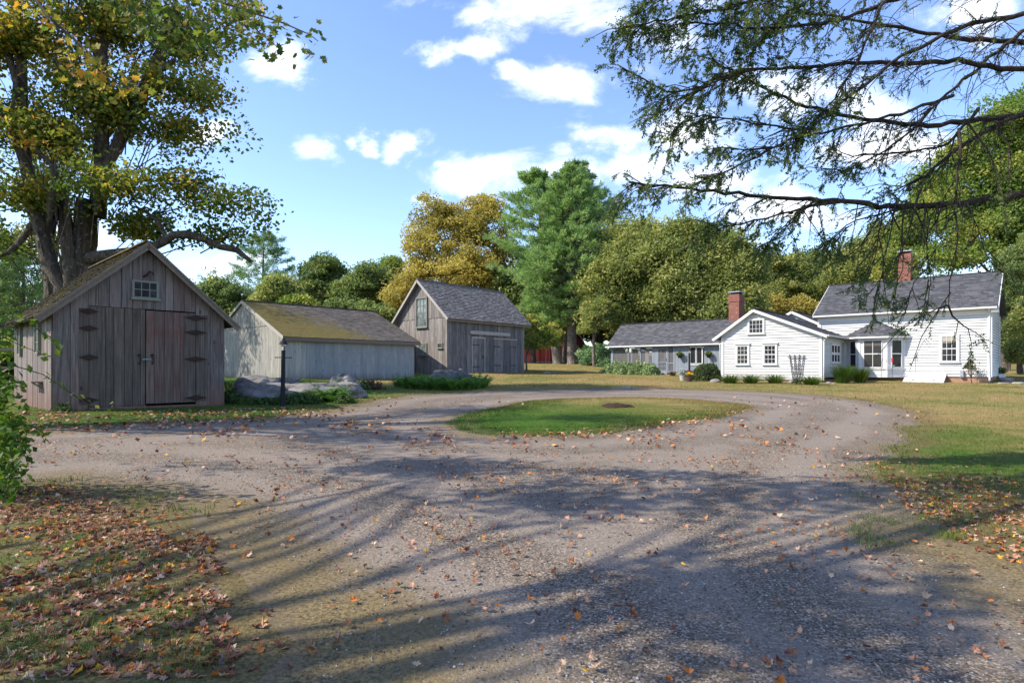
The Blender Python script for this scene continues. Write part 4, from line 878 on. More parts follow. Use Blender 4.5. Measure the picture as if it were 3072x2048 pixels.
def bpx(base,lst):
    "blobs given by direction, distance and size in photo pixels -> offsets from the tree's base"
    out=[]
    for px,py,Y,rx,rz in lst:
        p=at(px,py,Y); s=Y/F; out.append((p[0]-base[0],p[1]-base[1],p[2]-base[2],rx*s,min(rx,rz*1.3)*s*.9,rz*s))
    return out
def base_at(px,Y): x=(px-CX)/F*Y; return (x,Y,g1(x,Y)-.05)

# the old maple behind the near shed
def old_maple():
    base=base_at(222,25.5); t=thing('maple_tree','huge old many stemmed maple rising behind the near wooden shed','tree',base)
    bl=bpx(base,[(60,130,25,230,190),(330,90,26,230,170),(560,150,27,170,150),(690,60,26,90,90),(110,400,25,200,150),(600,290,26,120,80),(470,260,25.5,130,80),(220,260,25,150,90),(350,370,26,210,150),(540,400,26,130,110),(90,600,25,170,110),(330,560,24,250,110),(540,570,25,190,90),(700,620,24.5,150,60),(810,680,24.5,75,50),(20,740,26,120,70),(430,690,26,170,70),(620,710,25,110,45),(200,-180,25,480,180),(-250,150,25,260,420),(-200,550,26,180,200)])
    c,d,k=spread(bl,1000,.6); per=72; cl=.52
    off=tn((1000,per,3))*np.array([cl,cl,cl*.5])*rng.uniform(.6,1.35,(1000,1,1)); off[...,2]-=(off[...,0]**2+off[...,1]**2)*.14
    p=(c[:,None,:]+off).reshape(-1,3); yel=np.where(c[:,0]<1,.06,0)+.12*np.clip((c[:,2]-9)/6,0,1)
    r=np.repeat(rng.normal(.38,.17,1000)+yel,per)+rng.normal(0,.16,1000*per)
    b=MB(); leafquads(b,p,.088,r+.05,.8,.72); b.build('crown',M['f_maple'],t)
    w=MB(); B=np.array(base); L=lambda l:np.array([at(x,y,Y) for x,y,Y in l])-B
    w.tube(np.concatenate([[[0,0,-.4],[0,0,.8]],L([(245,860,25.5),(262,600,25.5),(290,650,25.6),(305,480,25.7),(308,330,25.8),(300,150,25.8),(318,0,25.8),(330,-160,25.8)])]),[.85,.60,.48,.42,.34,.28,.26,.28,.24,.15],12,.5,lump=.05)
    w.tube(np.concatenate([[[-.5,0,.2]],L([(190,860,25.2),(150,800,25.2),(122,690,25.2),(100,600,25.2),(75,480,25.3),(68,330,25.3),(62,150,25.3),(48,0,25.3),(40,-120,25.3)])]),[.5,.33,.29,.27,.26,.23,.21,.20,.19,.12],11,.5,lump=.05)
    w.tube(np.concatenate([[[-.1,-.3,.3]],L([(212,850,24.9),(188,600,24.8),(150,690,24.6),(148,620,24.6),(165,560,24.6),(168,480,24.6)])]),[.4,.26,.20,.18,.15,.10,.06],10,.5,lump=.05)
    w.tube(L([(240,800,25.4),(225,720,25.3),(205,690,25.3),(200,640,25.3)]),[.30,.25,.22,.18],10,.5,lump=.06)
    w.tube(L([(300,520,25.7),(350,440,25.9),(395,350,26),(430,270,26.1),(470,180,26.2),(510,100,26.3),(530,20,26.3)]),[.3,.24,.25,.24,.2,.18,.13],9,.5,lump=.05)
    w.tube(L([(440,250,26.1),(490,205,26.0),(525,180,25.9)]),[.14,.11,.08],7,.5)
    w.tube(L([(270,775,25.2),(330,765,25),(390,755,24.8),(450,745,24.6),(490,725,24.6),(520,706,24.6),(560,703,24.6),(610,715,24.6),(660,740,24.6),(710,750,24.6),(755,785,24.6)]),[.28,.23,.20,.19,.18,.17,.16,.15,.13,.12,.07],8,.5,lump=.05)
    w.tube(L([(500,715,24.6),(470,660,24.7),(430,630,24.8),(390,615,25)]),[.09,.08,.06,.03],6,.5)
    w.tube(L([(105,665,25.2),(60,725,25),(30,755,24.9),(0,765,24.8),(-60,775,24.8)]),[.15,.13,.11,.1,.08],7,.5)
    w.tube(L([(72,500,25.3),(40,400,25.2),(50,250,25),(20,150,25),(0,130,25)]),[.16,.13,.14,.13,.12],7,.5)
    w.tube(L([(165,560,24.6),(160,500,24.6),(100,440,24.6),(60,380,24.5),(10,345,24.4)]),[.12,.1,.09,.08,.06],6,.5)
    for i in rng.choice(1000,150,replace=False):
        q=c[i]; z=q[2]*rng.uniform(.6,.95); f_=rng.uniform(.35,.75); p0=np.array([q[0]*f_,q[1]*f_,max(4,z)])+rng.normal(0,.25,3); m1=p0+(q-p0)*.35+rng.normal(0,.28,3); m2=p0+(q-p0)*.7+np.array([0,0,.2])+rng.normal(0,.22,3); w.tube([p0,m1,m2,q],[.03,.024,.016,.006],4,.5,cap=False)
    w.build('trunk',M['mapleb'],t,smooth=True)
old_maple()

# pines and trees behind the buildings
def trees():
    pine('pine_tree','pine with the leftmost and darkest of three trunks before the red barn',base_at(1673,62),20.0,3.8,6.0,'f_pine',20,6,22,22,.46,tr=.48,lean=(-2.3,.4))
    pine('pine_tree','tall pine with a bent grey trunk between two straight pine trunks',base_at(1700,63),21.2,7,5.,'f_bluepine',18,6,20,22,.46,tr=.52,lean=(1.0,.3))
    pine('pine_tree','tall pale green pine with the rightmost straight trunk before the red barn',base_at(1717,60),19.6,4.8,4.8,'f_pine',18,6,22,22,.46,tr=.46,lean=(-.4,-.6))
    pine('pine_tree','dark pine at the back right of the tall pine group',base_at(1800,76),21.5,8,5.2,'f_bluepine',14,6,16,20,.5,tr=.4)
    b=base_at(1372,73); broadleaf('maple_tree','golden leaved maple standing behind the tall barn','tree',b,4.5,bpx(b,[(1300,700,73,100,90),(1420,700,73,95,110),(1280,800,72,110,80),(1400,820,71,120,90),(1240,870,72,75,70),(1500,800,73,60,130),(1340,650,73,60,50),(1470,640,74,60,50),(1205,920,72,50,50),(1350,910,71,120,50)]),'f_gold',230,190,1.0,.5,.19,shell=.38,tr=.42)
    for px,Y,bl,lab in((1930,57,[(1880,730,57,80,75),(1835,850,56,80,80),(1900,800,56,100,100),(1960,900,55,100,65),(1850,950,55,55,45),(1790,930,55,45,60),(1930,700,58,40,40)],'dense olive green tree right beside the tall pines'),
                   (2070,54,[(2060,770,54,90,85),(2020,705,55,55,50),(2090,720,55,45,40),(2040,880,53,100,80),(2110,880,53,80,70),(2050,950,53,70,45)],'olive green tree rising behind the middle of the grey porch roof'),
                   (2210,52,[(2190,760,52,75,70),(2200,850,52,80,80),(2245,810,52,60,65),(2160,930,51,80,50),(2230,920,51,60,55)],'olive green tree with drooping boughs behind the porch chimney')):
        b=base_at(px,Y); broadleaf('broadleaf_tree',lab,'tree',b,4,bpx(b,bl),'f_olive',190,180,.85,.75,.17,shell=.36,tr=.3,bk='pineb')
    b=base_at(1781,53); broadleaf('slender_tree','slender tree with a thin pale trunk and small bronze green crown','tree',b,3.4,bpx(b,[(1780,950,53,32,30),(1795,920,53,35,25),(1770,985,53,30,25),(1815,965,53,30,25)]),'f_olive',60,70,.35,.6,.11,tr=.13,bk='pineb',limbs=14)
    x,y=gp(1579,1114); b=(x,y,g1(x,y)-.03); broadleaf('sapling','young small tree with light green leaves beside the tall barn','tree',b,1.4,bpx(b,[(1620,990,y,45,40),(1600,1030,y,40,35),(1650,1030,y,40,28),(1600,960,y,22,25),(1660,1000,y,28,22)]),'f_bright',75,60,.3,.4,.10,tr=.07,bk='pineb',limbs=22,rbias=.1)
    # left background
    pine('pine_tree','spreading blue green pine seen above the low grey shed roof',base_at(790,78),16.2,3.5,6.3,'f_bluepine',15,6,13,18,.5,tr=.4)
    pine('pine_tree','pale pine at the far left beyond the near shed',base_at(70,48),9.5,.6,4.6,'f_palepine',14,7,14,18,.36,tr=.25)
    pine('pine_tree','pale pine cut by the left edge of the photo',base_at(-40,44),10.5,.6,4.6,'f_palepine',14,7,14,18,.36,tr=.25)
    for px,Y,bl,m,lab in((968,78,[(960,850,78,90,75),(975,800,78,55,40),(930,880,77,70,45),(1010,890,77,60,50)],'f_green','big round green oak above the middle of the low grey shed'),
                   (1095,76,[(1090,860,76,75,65),(1110,830,77,50,40),(1060,900,75,60,45),(1150,880,76,45,50)],'f_green','green oak just left of the golden maple'),
                   (1175,90,[(1170,800,90,30,30),(1180,850,90,40,40)],'f_bright','small dark treetop peeping over the left side of the golden maple'),
                   (838,70,[(835,870,70,55,40),(815,905,70,60,35),(860,900,70,45,35)],'f_olive','soft grey green bushy tree in front of the distant pine'),
                   (640,74,[(640,880,74,60,40),(610,920,74,60,40),(690,910,74,50,40)],'f_green','low green tree just right of the near shed roof'),
                   (895,68,[(890,915,68,45,20),(870,925,68,40,18)],'f_bright','yellow green bush showing above the mossy roof'),
                   (1020,66,[(1020,940,66,70,30),(1090,945,66,60,35),(1150,960,66,50,40)],'f_green','leafy green tree behind the right end of the mossy roof')):
        b=base_at(px,Y); broadleaf('broadleaf_tree',lab,'tree',b,2.2,bpx(b,bl),m,110,170,.8,.6,.2,shell=.4,tr=.25)
    # right background
    for px,Y,bl,m,lab in((2350,76,[(2340,830,76,85,60),(2390,810,77,60,50),(2310,890,75,70,45),(2420,880,75,70,60)],'f_olive','soft olive tree behind the white gable wing'),
                   (2470,80,[(2450,790,80,50,40),(2480,840,80,70,60),(2440,900,78,60,40)],'f_green','grey green tree behind the left end of the main roof'),
                   (2330,66,[(2330,930,66,60,25),(2400,935,66,60,22)],'f_gold','russet low tree behind the ridge of the white gable wing'),
                   (2600,72,[(2570,770,72,80,50),(2640,740,72,80,60),(2560,830,70,90,50),(2660,830,70,80,60)],'f_olive','olive tree behind the left half of the main roof'),
                   (2600,66,[(2720,720,66,80,80),(2790,650,66,80,90),(2800,600,66,80,70),(2700,800,65,70,50)],'f_bright','yellow green tree behind the right hand chimney')):
        b=base_at(px,Y); broadleaf('broadleaf_tree',lab,'tree',b,3.5,bpx(b,bl),m,130,170,.85,.65,.19,shell=.4,tr=.28)
    b=base_at(3010,54); broadleaf('maple_tree','tall bright green maple towering at the right behind the house','tree',b,6,bpx(b,[(3000,420,54,140,110),(2900,520,54,140,110),(3060,560,53,150,120),(2850,640,54,120,100),(2960,680,53,140,100),(3080,720,52,110,100),(2880,770,53,120,70),(3150,420,54,180,180),(3020,340,54,70,60)]),'f_bright',330,190,.95,.55,.16,shell=.36,tr=.5)
    b=base_at(3060,46); broadleaf('broadleaf_tree','dark green tree beside the right end of the house','tree',b,1.2,bpx(b,[(3040,900,46,60,90),(3080,800,46,60,90),(3030,1020,45,50,60),(3090,1000,45,60,80)]),'f_green',130,170,.6,.6,.13,tr=.2)
    b=base_at(3085,40); broadleaf('broadleaf_tree','leafy low tree at the right edge beside the stone steps','tree',b,.6,bpx(b,[(3070,1060,40,40,50),(3100,960,40,50,60)]),'f_olive',60,160,.4,.6,.10,tr=.12)
    # hedge beside the porch
    b=base_at(1812,55); broadleaf('evergreen_shrub','dark evergreen shrub mass between the pale trunk and the porch','shrub',b,.3,bpx(b,[(1800,1070,55,45,32),(1840,1065,54,30,32),(1770,1075,56,30,28),(1825,1095,53,30,18)]),'f_bluepine',90,150,.45,.6,.12,tr=.1)
    # the wood behind: each tree on its own, sharing two shapes
    A=None; gr='trees of the wood behind the buildings'
    k=0
    protos=[]
    for m,hh in(('f_green',13),('f_olive',12)):
        o=broadleaf('woodland_tree','green tree of the wood far behind the buildings','tree',(0,0,0),3,[(0,0,hh*.62,3.6,3.6,hh*.36),(1.4,.6,hh*.5,3.2,3.2,hh*.3),(-1.5,.4,hh*.48,3.2,3.2,hh*.3),(.2,-1.2,hh*.32,3.4,3,hh*.22)],m,150,150,.8,.7,.24,group=gr,shell=.4,limbs=14); protos.append(o)
    spots=[(-120,80),(20,86),(180,90),(330,88),(470,92),(560,86),(650,90),(740,96),(870,92),(980,96),(1080,92),(1160,98),(1260,88),(1450,90),(1560,80),(1630,90),(1720,84),(1800,78),(1860,74),(1990,78),(2120,80),(2260,84),(2390,90),(2520,92),(2620,86),(2700,80),(2860,76),(2980,80),(3090,70),(1500,72),(1600,70),(3180,60)]
    for i,(px,Y) in enumerate(spots):
        b=base_at(px,Y); o=protos[i%2]; s=random.uniform(.82,1.02)*(.95 if px<1200 else 1.08 if px<2150 else .86)
        lab='green tree of the wood far behind the buildings' if px<1650 else 'green tree of the wood behind the white house'
        if i<2: o.location=b; o.rotation_euler=(0,0,random.uniform(0,6)); o.scale=(s,s,s); o['label']=lab
        else: dup(o,b,random.uniform(0,6),s,lab,gr)
    broadbush=[(40,30,'f_gold'),(-10,27,'f_bright'),(25,26,'f_vine')]
    for px,Y,m in broadbush:
        b=base_at(px,Y); broadleaf('bush',{'f_gold':'yellow autumn bush behind the left side of the near shed','f_bright':'green bush touching the left edge beside the near shed','f_vine':'bright green bush at the left rear corner of the near shed'}[m],'bush',b,.3,[(0,0,.9,1.1,1.1,.8),(-.8,0,1.3,1,1,.8),(.2,.6,1.7,.9,.9,.6)],m,60,110,.28,.7,.06,tr=.05)
trees()

# trees out of the picture on the left: their boughs shade the drive, one bough hangs into the picture
LEAF2D=np.array([(0,-.42),(.13,-.33),(.40,-.40),(.33,-.17),(.60,.05),(.36,.10),(.40,.32),(.19,.24),(0,.62),(-.19,.24),(-.40,.32),(-.36,.10),(-.60,.05),(-.33,-.17),(-.40,-.40),(-.13,-.33)])
def mapleleaves(b,c,nr,size,rnd,curl=.25,col=None):
    n=len(c); nr=unit(nr); a=unit(np.cross(nr,rng.normal(0,1,(n,3)))); d=np.cross(nr,a); k=len(LEAF2D)
    cu=rng.uniform(-.3,1,n)*curl; cv=rng.uniform(-.5,1,n)*curl
    L=LEAF2D[None]*(1+rng.normal(0,.08,(n,k,2)))*np.stack([rng.uniform(.6,1.05,n),rng.uniform(.8,1.1,n)],-1)[:,None,:]
    h=(cu[:,None]*L[...,0]**2+cv[:,None]*L[...,1]**2)*2+rng.normal(0,.03 if curl<.5 else .055,(n,k))
    s=size[:,None,None]
    v=c[:,None,:]+s*(L[...,:1]*a[:,None,:]+L[...,1:]*d[:,None,:]+h[...,None]*nr[:,None,:]); v=np.concatenate([c[:,None,:],v],1)
    i=np.arange(k); f=np.stack([0*i,1+i,1+(i+1)%k],1); F_=(f[None]+(np.arange(n)*(k+1))[:,None,None]).reshape(-1,3)
    b.add(v.reshape(-1,3),F_,np.repeat(rnd,k),None if col is None else np.repeat(col,k,0))
SH_D=[(-26,34,11.5,3.2,3,3.),(-27.5,35.5,9,2.5,2.5,2),(-24.5,33,13,2.5,2.5,1.6)]
def shade_trees():
    base=(-14.5,-1.2,g1(-14.5,-1.2)-.05); t=thing('maple_tree','maple whose bough of large turning leaves hangs in at the top left','tree',base)
    B=np.array(base)
    bl=np.array(SH_A)-np.array([B[0],B[1],B[2],0,0,0])
    b=MB(); c,d,k=spread(bl,SH_AN,.6); per=70
    p=(c[:,None,:]+rng.normal(0,1,(SH_AN,per,3))*np.array([.45,.42,.2])).reshape(-1,3); leafquads(b,p,.085,rng.normal(.5,.2,len(p)),.8,.72)
    # the bough: leaves hang under these twigs
    tw=[[(-200,-60,7.4),(250,-70,7.3),(520,-40,7.2),(700,20,7.1),(850,70,7.0),(930,105,7.0),(955,125,6.95)],[(520,-40,7.2),(600,60,7.1),(640,120,7.0),(665,185,7.0)],[(60,-90,7.0),(140,50,6.9),(215,110,6.8),(290,180,6.8),(345,205,6.8)],[(110,0,6.9),(200,120,6.8),(222,220,6.8)],[(250,-70,7.3),(420,40,7.0),(520,110,6.9),(580,130,6.9)],[(700,20,7.1),(780,100,7.0),(830,140,6.95)],[(215,110,6.8),(300,215,6.8),(380,260,6.8),(440,245,6.8)],[(0,-100,7.2),(330,-40,7.2),(470,20,7.1),(490,80,7.0)]]
    w=MB(); C=[];Nn=[];R_=[]
    for i,l in enumerate(tw):
        P=np.array([at(*q) for q in l])-B; w.tube(P,np.linspace(.022 if i in(0,2) else .012,.004,len(P)),5,.5)
        seg=np.linalg.norm(np.diff(P,axis=0),axis=1); cum=np.concatenate([[0],np.cumsum(seg)])
        cnt=int(cum[-1]*(66 if i not in(2,3) else 22))
        for s in rng.uniform(.12*cum[-1],cum[-1],cnt):
            q=np.array([np.interp(s,cum,P[:,a]) for a in range(3)])+rng.normal(0,1,3)*np.array([.10,.16,.09])-np.array([0,0,.08]); C.append(q); Nn.append(np.array([rng.normal(0,.6),-.55+rng.normal(0,.5),.5+rng.normal(0,.4)])); R_.append(rng.normal(.42 if i not in(2,3,6) else .80,.17))
    C=np.array(C); mapleleaves(b,C,np.array(Nn),rng.uniform(.075,.12,len(C)),np.clip(R_,0,1),.35)
    b.build('crown',M['f_maple'],t)
    w.tube([(0,0,-.3),(0,0,.4),(.1,0,3),(.2,.1,6),(.6,.2,9),(1,.3,13)],[.55,.42,.36,.32,.26,.12],10,.5,lump=.04)
    P0=np.array(at(-200,-60,7.4))-B; w.tube([(.2,.1,5.2),(1.4,2.4,6.6),(2.6,4.0,6.6),(3.6,5.6,7.3),(5.0,6.8,6.9),(P0*.9+np.array([-.3,.5,.9])),P0],[.07,.05,.045,.035,.03,.022,.02],7,.5)
    for i in rng.choice(SH_AN,26,replace=False):
        q=c[i]; p0=np.array([.4,.2,rng.uniform(7,11.5)]); w.tube([p0,(p0+q)/2+np.array([0,0,.5]),q],[.075,.05,.015],5,.5,cap=False)
    w.build('trunk',M['mapleb'],t,smooth=True)
    for nm,lab,base,bl,n in(('maple_tree','maple out of sight to the left that shades the drive',(-16.5,11.5),SH_B,SH_BN),('maple_tree','tall maple half hidden behind the old many stemmed maple',(-26.5,34.5),SH_D,90)):
        B=(base[0],base[1],g1(*base)-.05); o=broadleaf(nm,lab,'tree',B,6,[(a-B[0],c_-B[1],d_-B[2],e,f_,g_) for a,c_,d_,e,f_,g_ in bl],'f_maple',n,70,.55,.4,.085,shell=.6,limbs=40,tr=.4,asp=.72)
SH_A=[(-10.6,4.5,10.2,1.9,.7,.7),(-7.5,5.0,10.0,2.0,.7,.7),(-4.4,5.4,9.8,1.8,.7,.7),(-2.2,5.7,9.5,1.5,.6,.6),(-13,6.6,10.5,2.2,.7,.7),(-9.4,1.5,10,1.1,.9,.8)]; SH_AN=78
SH_B=[(-15,10,11,3,2.2,1.6),(-12,12.6,13,3,1.6,1.6),(-18,12,10,3,3,2.5),(-15,15.5,12,3,2.0,1.8)]; SH_BN=95
shade_trees()

# the hemlock whose boughs reach in from the right
def hemlock():
    base=(11.6,9.6,g1(11.6,9.6)-.05); t=thing('hemlock_tree','hemlock with long dark half bare boughs sweeping in from the right','tree',base); B=np.array(base)
    zx=lambda x,y:(1800+x*.541,y*.541)
    def P(l,Y0,Y1): 
        n=len(l); return np.array([at(*zx(*q),Y0+(Y1-Y0)*i/(n-1)) for i,q in enumerate(l)])-B
    br=[([(2700,1020),(2352,1075),(2000,1130),(1700,1145),(1540,1150),(1450,1125),(1200,1110),(870,1088),(700,1072),(520,1040),(330,1030),(160,1010)],9.4,8.6,.085,.62),
        ([(2700,590),(2352,640),(2100,665),(1850,700),(1500,670),(1200,605),(1000,545),(900,480),(750,400),(640,350),(600,280)],9.8,9.0,.07,.72),
        ([(2600,400),(2352,385),(2200,385),(2000,340),(1700,355),(1400,345),(1200,375),(900,380),(750,395),(560,470),(400,520),(260,450),(120,380)],9.6,8.4,.055,.6),
        ([(2600,260),(2352,240),(2200,225),(1900,205),(1700,165),(1500,120),(1200,85),(1000,35),(800,-20)],10,9.2,.055,.6),
        ([(2600,30),(2352,80),(2100,125),(1900,190),(1650,330),(1400,520),(1250,640),(1130,730),(950,820),(700,960),(560,990)],9.2,8.2,.05,.62),
        ([(2500,560),(2200,690),(2020,800),(1900,890),(1830,970),(1600,1060),(1680,1125)],9.5,9.1,.055,.9),
        ([(1960,530),(1700,620),(1480,680),(1200,735),(1060,720),(900,680),(700,660),(560,640),(440,690),(390,780)],9.2,8.3,.03,.55),
        ([(2600,60),(2352,170),(2150,330),(1900,540),(1750,700),(1600,830),(1350,950),(1240,935)],9.9,9.3,.045,.9),
        ([(2100,600),(1900,820),(1650,850),(1330,855),(1280,810)],9.3,9.0,.028,.95),
        ([(1640,-60),(1560,40),(1480,230),(1380,420),(1300,560),(1200,660)],9.0,8.7,.03,.8),
        ([(1700,-20),(1450,70),(1300,120),(1000,155),(800,155),(740,135),(500,130),(350,170),(220,150)],9.1,8.1,.04,.45),
        ([(1300,-60),(900,-20),(700,60),(500,80),(300,120),(100,160)],8.8,8.0,.035,.25),
        ([(1200,-80),(900,-60),(500,-60),(300,0),(180,40)],8.6,7.9,.03,.15),
        ([(1330,1120),(1100,1160),(850,1230),(700,1255),(590,1235)],9.0,8.5,.028,.75),
        ([(2352,-30),(2000,-60),(1700,-50),(1400,-70),(1200,-20),(1060,60),(900,200),(830,330)],9.4,8.6,.04,.5),
        ([(900,380),(700,440),(420,560),(300,640)],8.6,8.3,.02,.5),
        ([(950,820),(800,830),(640,820)],8.5,8.2,.016,.3),
        ([(1700,1145),(1600,1180),(1450,1210),(1330,1290),(1250,1350)],9.1,8.9,.02,.35),
        ([(1200,1110),(1100,1180),(1000,1290),(920,1370)],8.8,8.7,.018,.3)]
    hang=[([(2876,385),(2876,465),(2868,595),(2872,720),(2866,800),(2845,916)],.022,1.),([(2845,916),(2866,956),(2890,980),(2920,995),(2958,1020)],.016,.0),([(2845,916),(2790,935),(2740,955),(2700,985)],.012,.45),([(2765,560),(2742,640),(2718,720),(2690,790)],.018,.85),([(2740,620),(2770,690),(2780,600),(2786,860),(2784,925)],.014,.8),([(2720,600),(2706,700),(2710,800),(2690,850)],.014,.5),([(2830,600),(2800,680),(2815,600),(2800,830)],.012,.7),([(2700,690),(2650,600),(2620,800),(2580,860)],.014,.2),([(2690,600),(2640,850),(2590,900)],.012,.1),([(2786,800),(2740,850),(2720,900)],.01,.2),([(2830,690),(2900,600),(2980,800),(3050,815)],.012,.3),([(2640,630),(2620,690),(2570,740),(2540,770)],.012,.3),([(2905,372),(2950,420),(2985,500),(3000,590)],.016,.6),([(2985,362),(3020,430),(3040,520)],.016,.5)]
    w=MB(); lf=MB(); sp=[]
    def walk(Pt,r0,leafy,dens,down=0.):
        seg=np.linalg.norm(np.diff(Pt,axis=0),axis=1); cum=np.concatenate([[0],np.cumsum(seg)]); L=cum[-1]; at_=lambda s:np.array([np.interp(s,cum,Pt[:,a]) for a in range(3)])
        fine=np.array([at_(s) for s in np.linspace(0,L,max(5,int(L/.18)))]); fine[1:-1]+=rng.normal(0,.014,(len(fine)-2,3)); k=np.linspace(0,1,len(fine)); w.tube(fine,r0*(1-.86*k**.8)+.003,6,.5,lump=.05)
        for s in rng.uniform(.10*L,L,int(L*dens)):
            q=s/L; p=at_(s); tg=at_(min(s+.1,L))-at_(max(s-.1,0)); tg/=np.linalg.norm(tg)+1e-9
            dr=unit(tg*.75+rng.normal(0,1,3)*np.array([.55,.6,.38])+np.array([-.12,0,-.30-down])); l=rng.uniform(.35,1.0)*(1.0-.4*q)
            m=p+dr*l*.55+np.array([0,0,.03*l]); e=p+dr*l+np.array([rng.normal(0,.05),0,-.14*l]); w.tube([p,m,e],[.009,.006,.003],4,.5,cap=False)
            for u in rng.uniform(.15,1,max(3,int(l*11))):
                a=p+(e-p)*u; sd=unit(dr*.7+rng.normal(0,.6,3)+np.array([0,0,-.35])); sl=rng.uniform(.10,.24); b2=a+sd*sl; w.tube([a,b2],[.004,.002],3,.5,cap=False)
                if q>leafy+rng.normal(0,.10) : sp.append((a,b2)); sp.append(((a+b2)/2,(a+b2)/2+unit(sd+rng.normal(0,.5,3)+np.array([0,0,-.3]))*sl*.8))
                elif rng.uniform()<.13: sp.append((a,b2))
        for _ in range((24 if dens>6 else 9) if leafy<.98 else 0):
            q=rng.uniform(.9,1); a=at_(L*q); b2=a+unit(rng.normal(0,1,3)+np.array([-.6,0,-.8]))*.2; sp.append((a,b2))
    for l,y0,y1,r0,lv in br: walk(P(l,y0,y1),r0*.84,lv*.88,8.5)
    for l,r0,lv in hang: walk(np.array([at(x,y,8.9) for x,y in l])-B,r0*.8,.45+.55*lv,3.6,.35)
    S=np.array([a for a,_ in sp]); E_=np.array([b for _,b in sp]); n=len(S); nd=26
    u=rng.uniform(0,1.05,(n,nd,1)); p=S[:,None,:]+(E_-S)[:,None,:]*u; dr=unit(E_-S)[:,None,:]
    side=unit(np.cross(np.broadcast_to(dr,(n,nd,3)),np.array([0,0,1.])+rng.normal(0,.45,(n,nd,3)))); sg=np.where(rng.uniform(0,1,(n,nd,1))<.5,-1,1)
    dd=unit(side*sg+dr*.7+rng.normal(0,.2,(n,nd,3))+np.array([0,0,-.25])); ln=rng.uniform(.022,.048,(n,nd,1)); wd=unit(np.cross(dd,rng.normal(0,1,(n,nd,3))+np.array([0,0,1.])))*.0075
    v=np.stack([p-wd*.5,p+dd*ln*.55-wd,p+dd*ln,p+dd*ln*.55+wd],2).reshape(-1,3); N=n*nd
    lf.add(v,np.arange(4*N).reshape(N,4),np.clip(np.repeat(rng.normal(.42,.2,n),nd)+rng.normal(0,.12,N),0,1))
    lf.build('foliage',M['f_hem'],t)
    w.tube([(0,0,-.3),(0,0,.5),(0,0,5),(.1,0,9),(.1,0,15)],[.5,.38,.33,.26,.1],10,.5,lump=.04)
    for l,y0,y1,r0,lv in br[:5]+br[7:8]:
        q=P(l,y0,y1)[0]; w.tube([(0,0,q[2]+.5),((q[0])/2,q[1]/2,q[2]+.25),q],[r0*1.5,r0*1.2,r0],7,.5)
    w.build('trunk',M['hembark'],t,smooth=True)
hemlock()

# ------------------------------------------------------------------ rocks
from mathutils import noise as mnoise
import bmesh
def rock(name,label,loc,size,m,seed,rz=0,rough=.32,flat=0,sub=5,group=None,cat='rock'):
    bm=bmesh.new(); bmesh.ops.create_icosphere(bm,subdivisions=sub,radius=1)
    sv=Vector((seed*3.7,seed*1.3,seed*5.1))
    for v in bm.verts:
        p=v.co.copy(); r=1+rough*mnoise.fractal(p*1.1+sv,1,2,5)+rough*.6*(abs(mnoise.noise(p*2.3+sv))-.3)+.05*mnoise.fractal(p*6+sv,.8,2,4)
        p*=r
        if flat: p.z=min(p.z,flat+.12*mnoise.noise(p*2+sv))
        v.co=Vector((p.x*size[0],p.y*size[1],p.z*size[2]))
    me=bpy.data.meshes.new(name); bm.to_mesh(me); bm.free(); me.materials.append(m)
    me.polygons.foreach_set('use_smooth',[True]*len(me.polygons))
    o=bpy.data.objects.new(name,me); COL.objects.link(o); o.location=loc; o.rotation_euler=(0,0,rz); tag(o,label,cat,group); return o
def gpz(px,py,dz=0): x,y,z=gp3(px,py); return (x,y,z+dz)
rock('boulder','wide low lichen covered rock outcrop behind the near lamp post',(-7.95,22.3,.50),(2.15,1.5,.72),M['rock'],1,.1,.30,.62)
rock('boulder','low left shoulder of rock beside the near shed corner',(-9.75,23.2,.55),(1.0,1.1,.62),M['rock'],7,.4,.3)
rock('boulder','rugged grey rock standing higher at the right end of the outcrop',(-7.05,25.0,.62),(.68,.7,.60),M['rock'],3,.3,.34)
rock('boulder','small flat grey rock lying at the back of the outcrop',(-9.9,26.4,.85),(.55,.6,.42),M['rock'],4,0,.3,.6)
rock('boulder','smooth blue grey boulder among ferns before the tall barn',(-3.15,30.6,.82),(1.15,.75,.62),M['bluerock'],9,-.12,.22)
rock('stone','little pale stone resting on top of the blue grey boulder',(-2.62,30.55,1.44),(.10,.09,.07),M['slab'],5,0,.2,0,3,cat='stone')
rock('garden_stone','rounded grey stone at the foot of the clipped boxwood',gpz(2147,1146,.03),(.34,.22,.16),M['slab'],6,.3,.25,0,4,cat='stone')
for px,py,s,lab in((2375,1147,.22,'small stone below the white wing wall beside the trellis'),(2487,1150,.17,'small stone at the corner downspout'),(2500,1152,.12,'tiny pale stone before the strap leaved clump'),(1640,1119,.25,'flat pale stone lying in the lawn beyond the drive'),(1662,1118,.20,'smaller grey stone lying in the far lawn')):
    rock('garden_stone',lab,gpz(px,py,.02),(s,s*.8,s*.45),M['slab'],px%17,0,.25,0,3,cat='stone')
rock('mulch_mound','dark mound of bark mulch on the grass island',gpz(1845,1224,-.05)[:2]+(gpz(1845,1224)[2]-.04,),(.58,.50,.20),M['mulch'],8,0,.25,0,5,cat='mound')
for (px,py,a,c,h,lab) in ((3019,1142,.42,.3,.20,'long grey stone step block right of the house corner'),(3056,1152,.32,.28,.12,'grey stone block lowest at the right edge'),(3015,1150,.5,.25,.06,'flat pale stone slab under the step block')):
    rock('stone_step',lab,gpz(px,py,h*.3),(a,c,h),M['slab'],px%13,.2,.12,.7,4,cat='step')
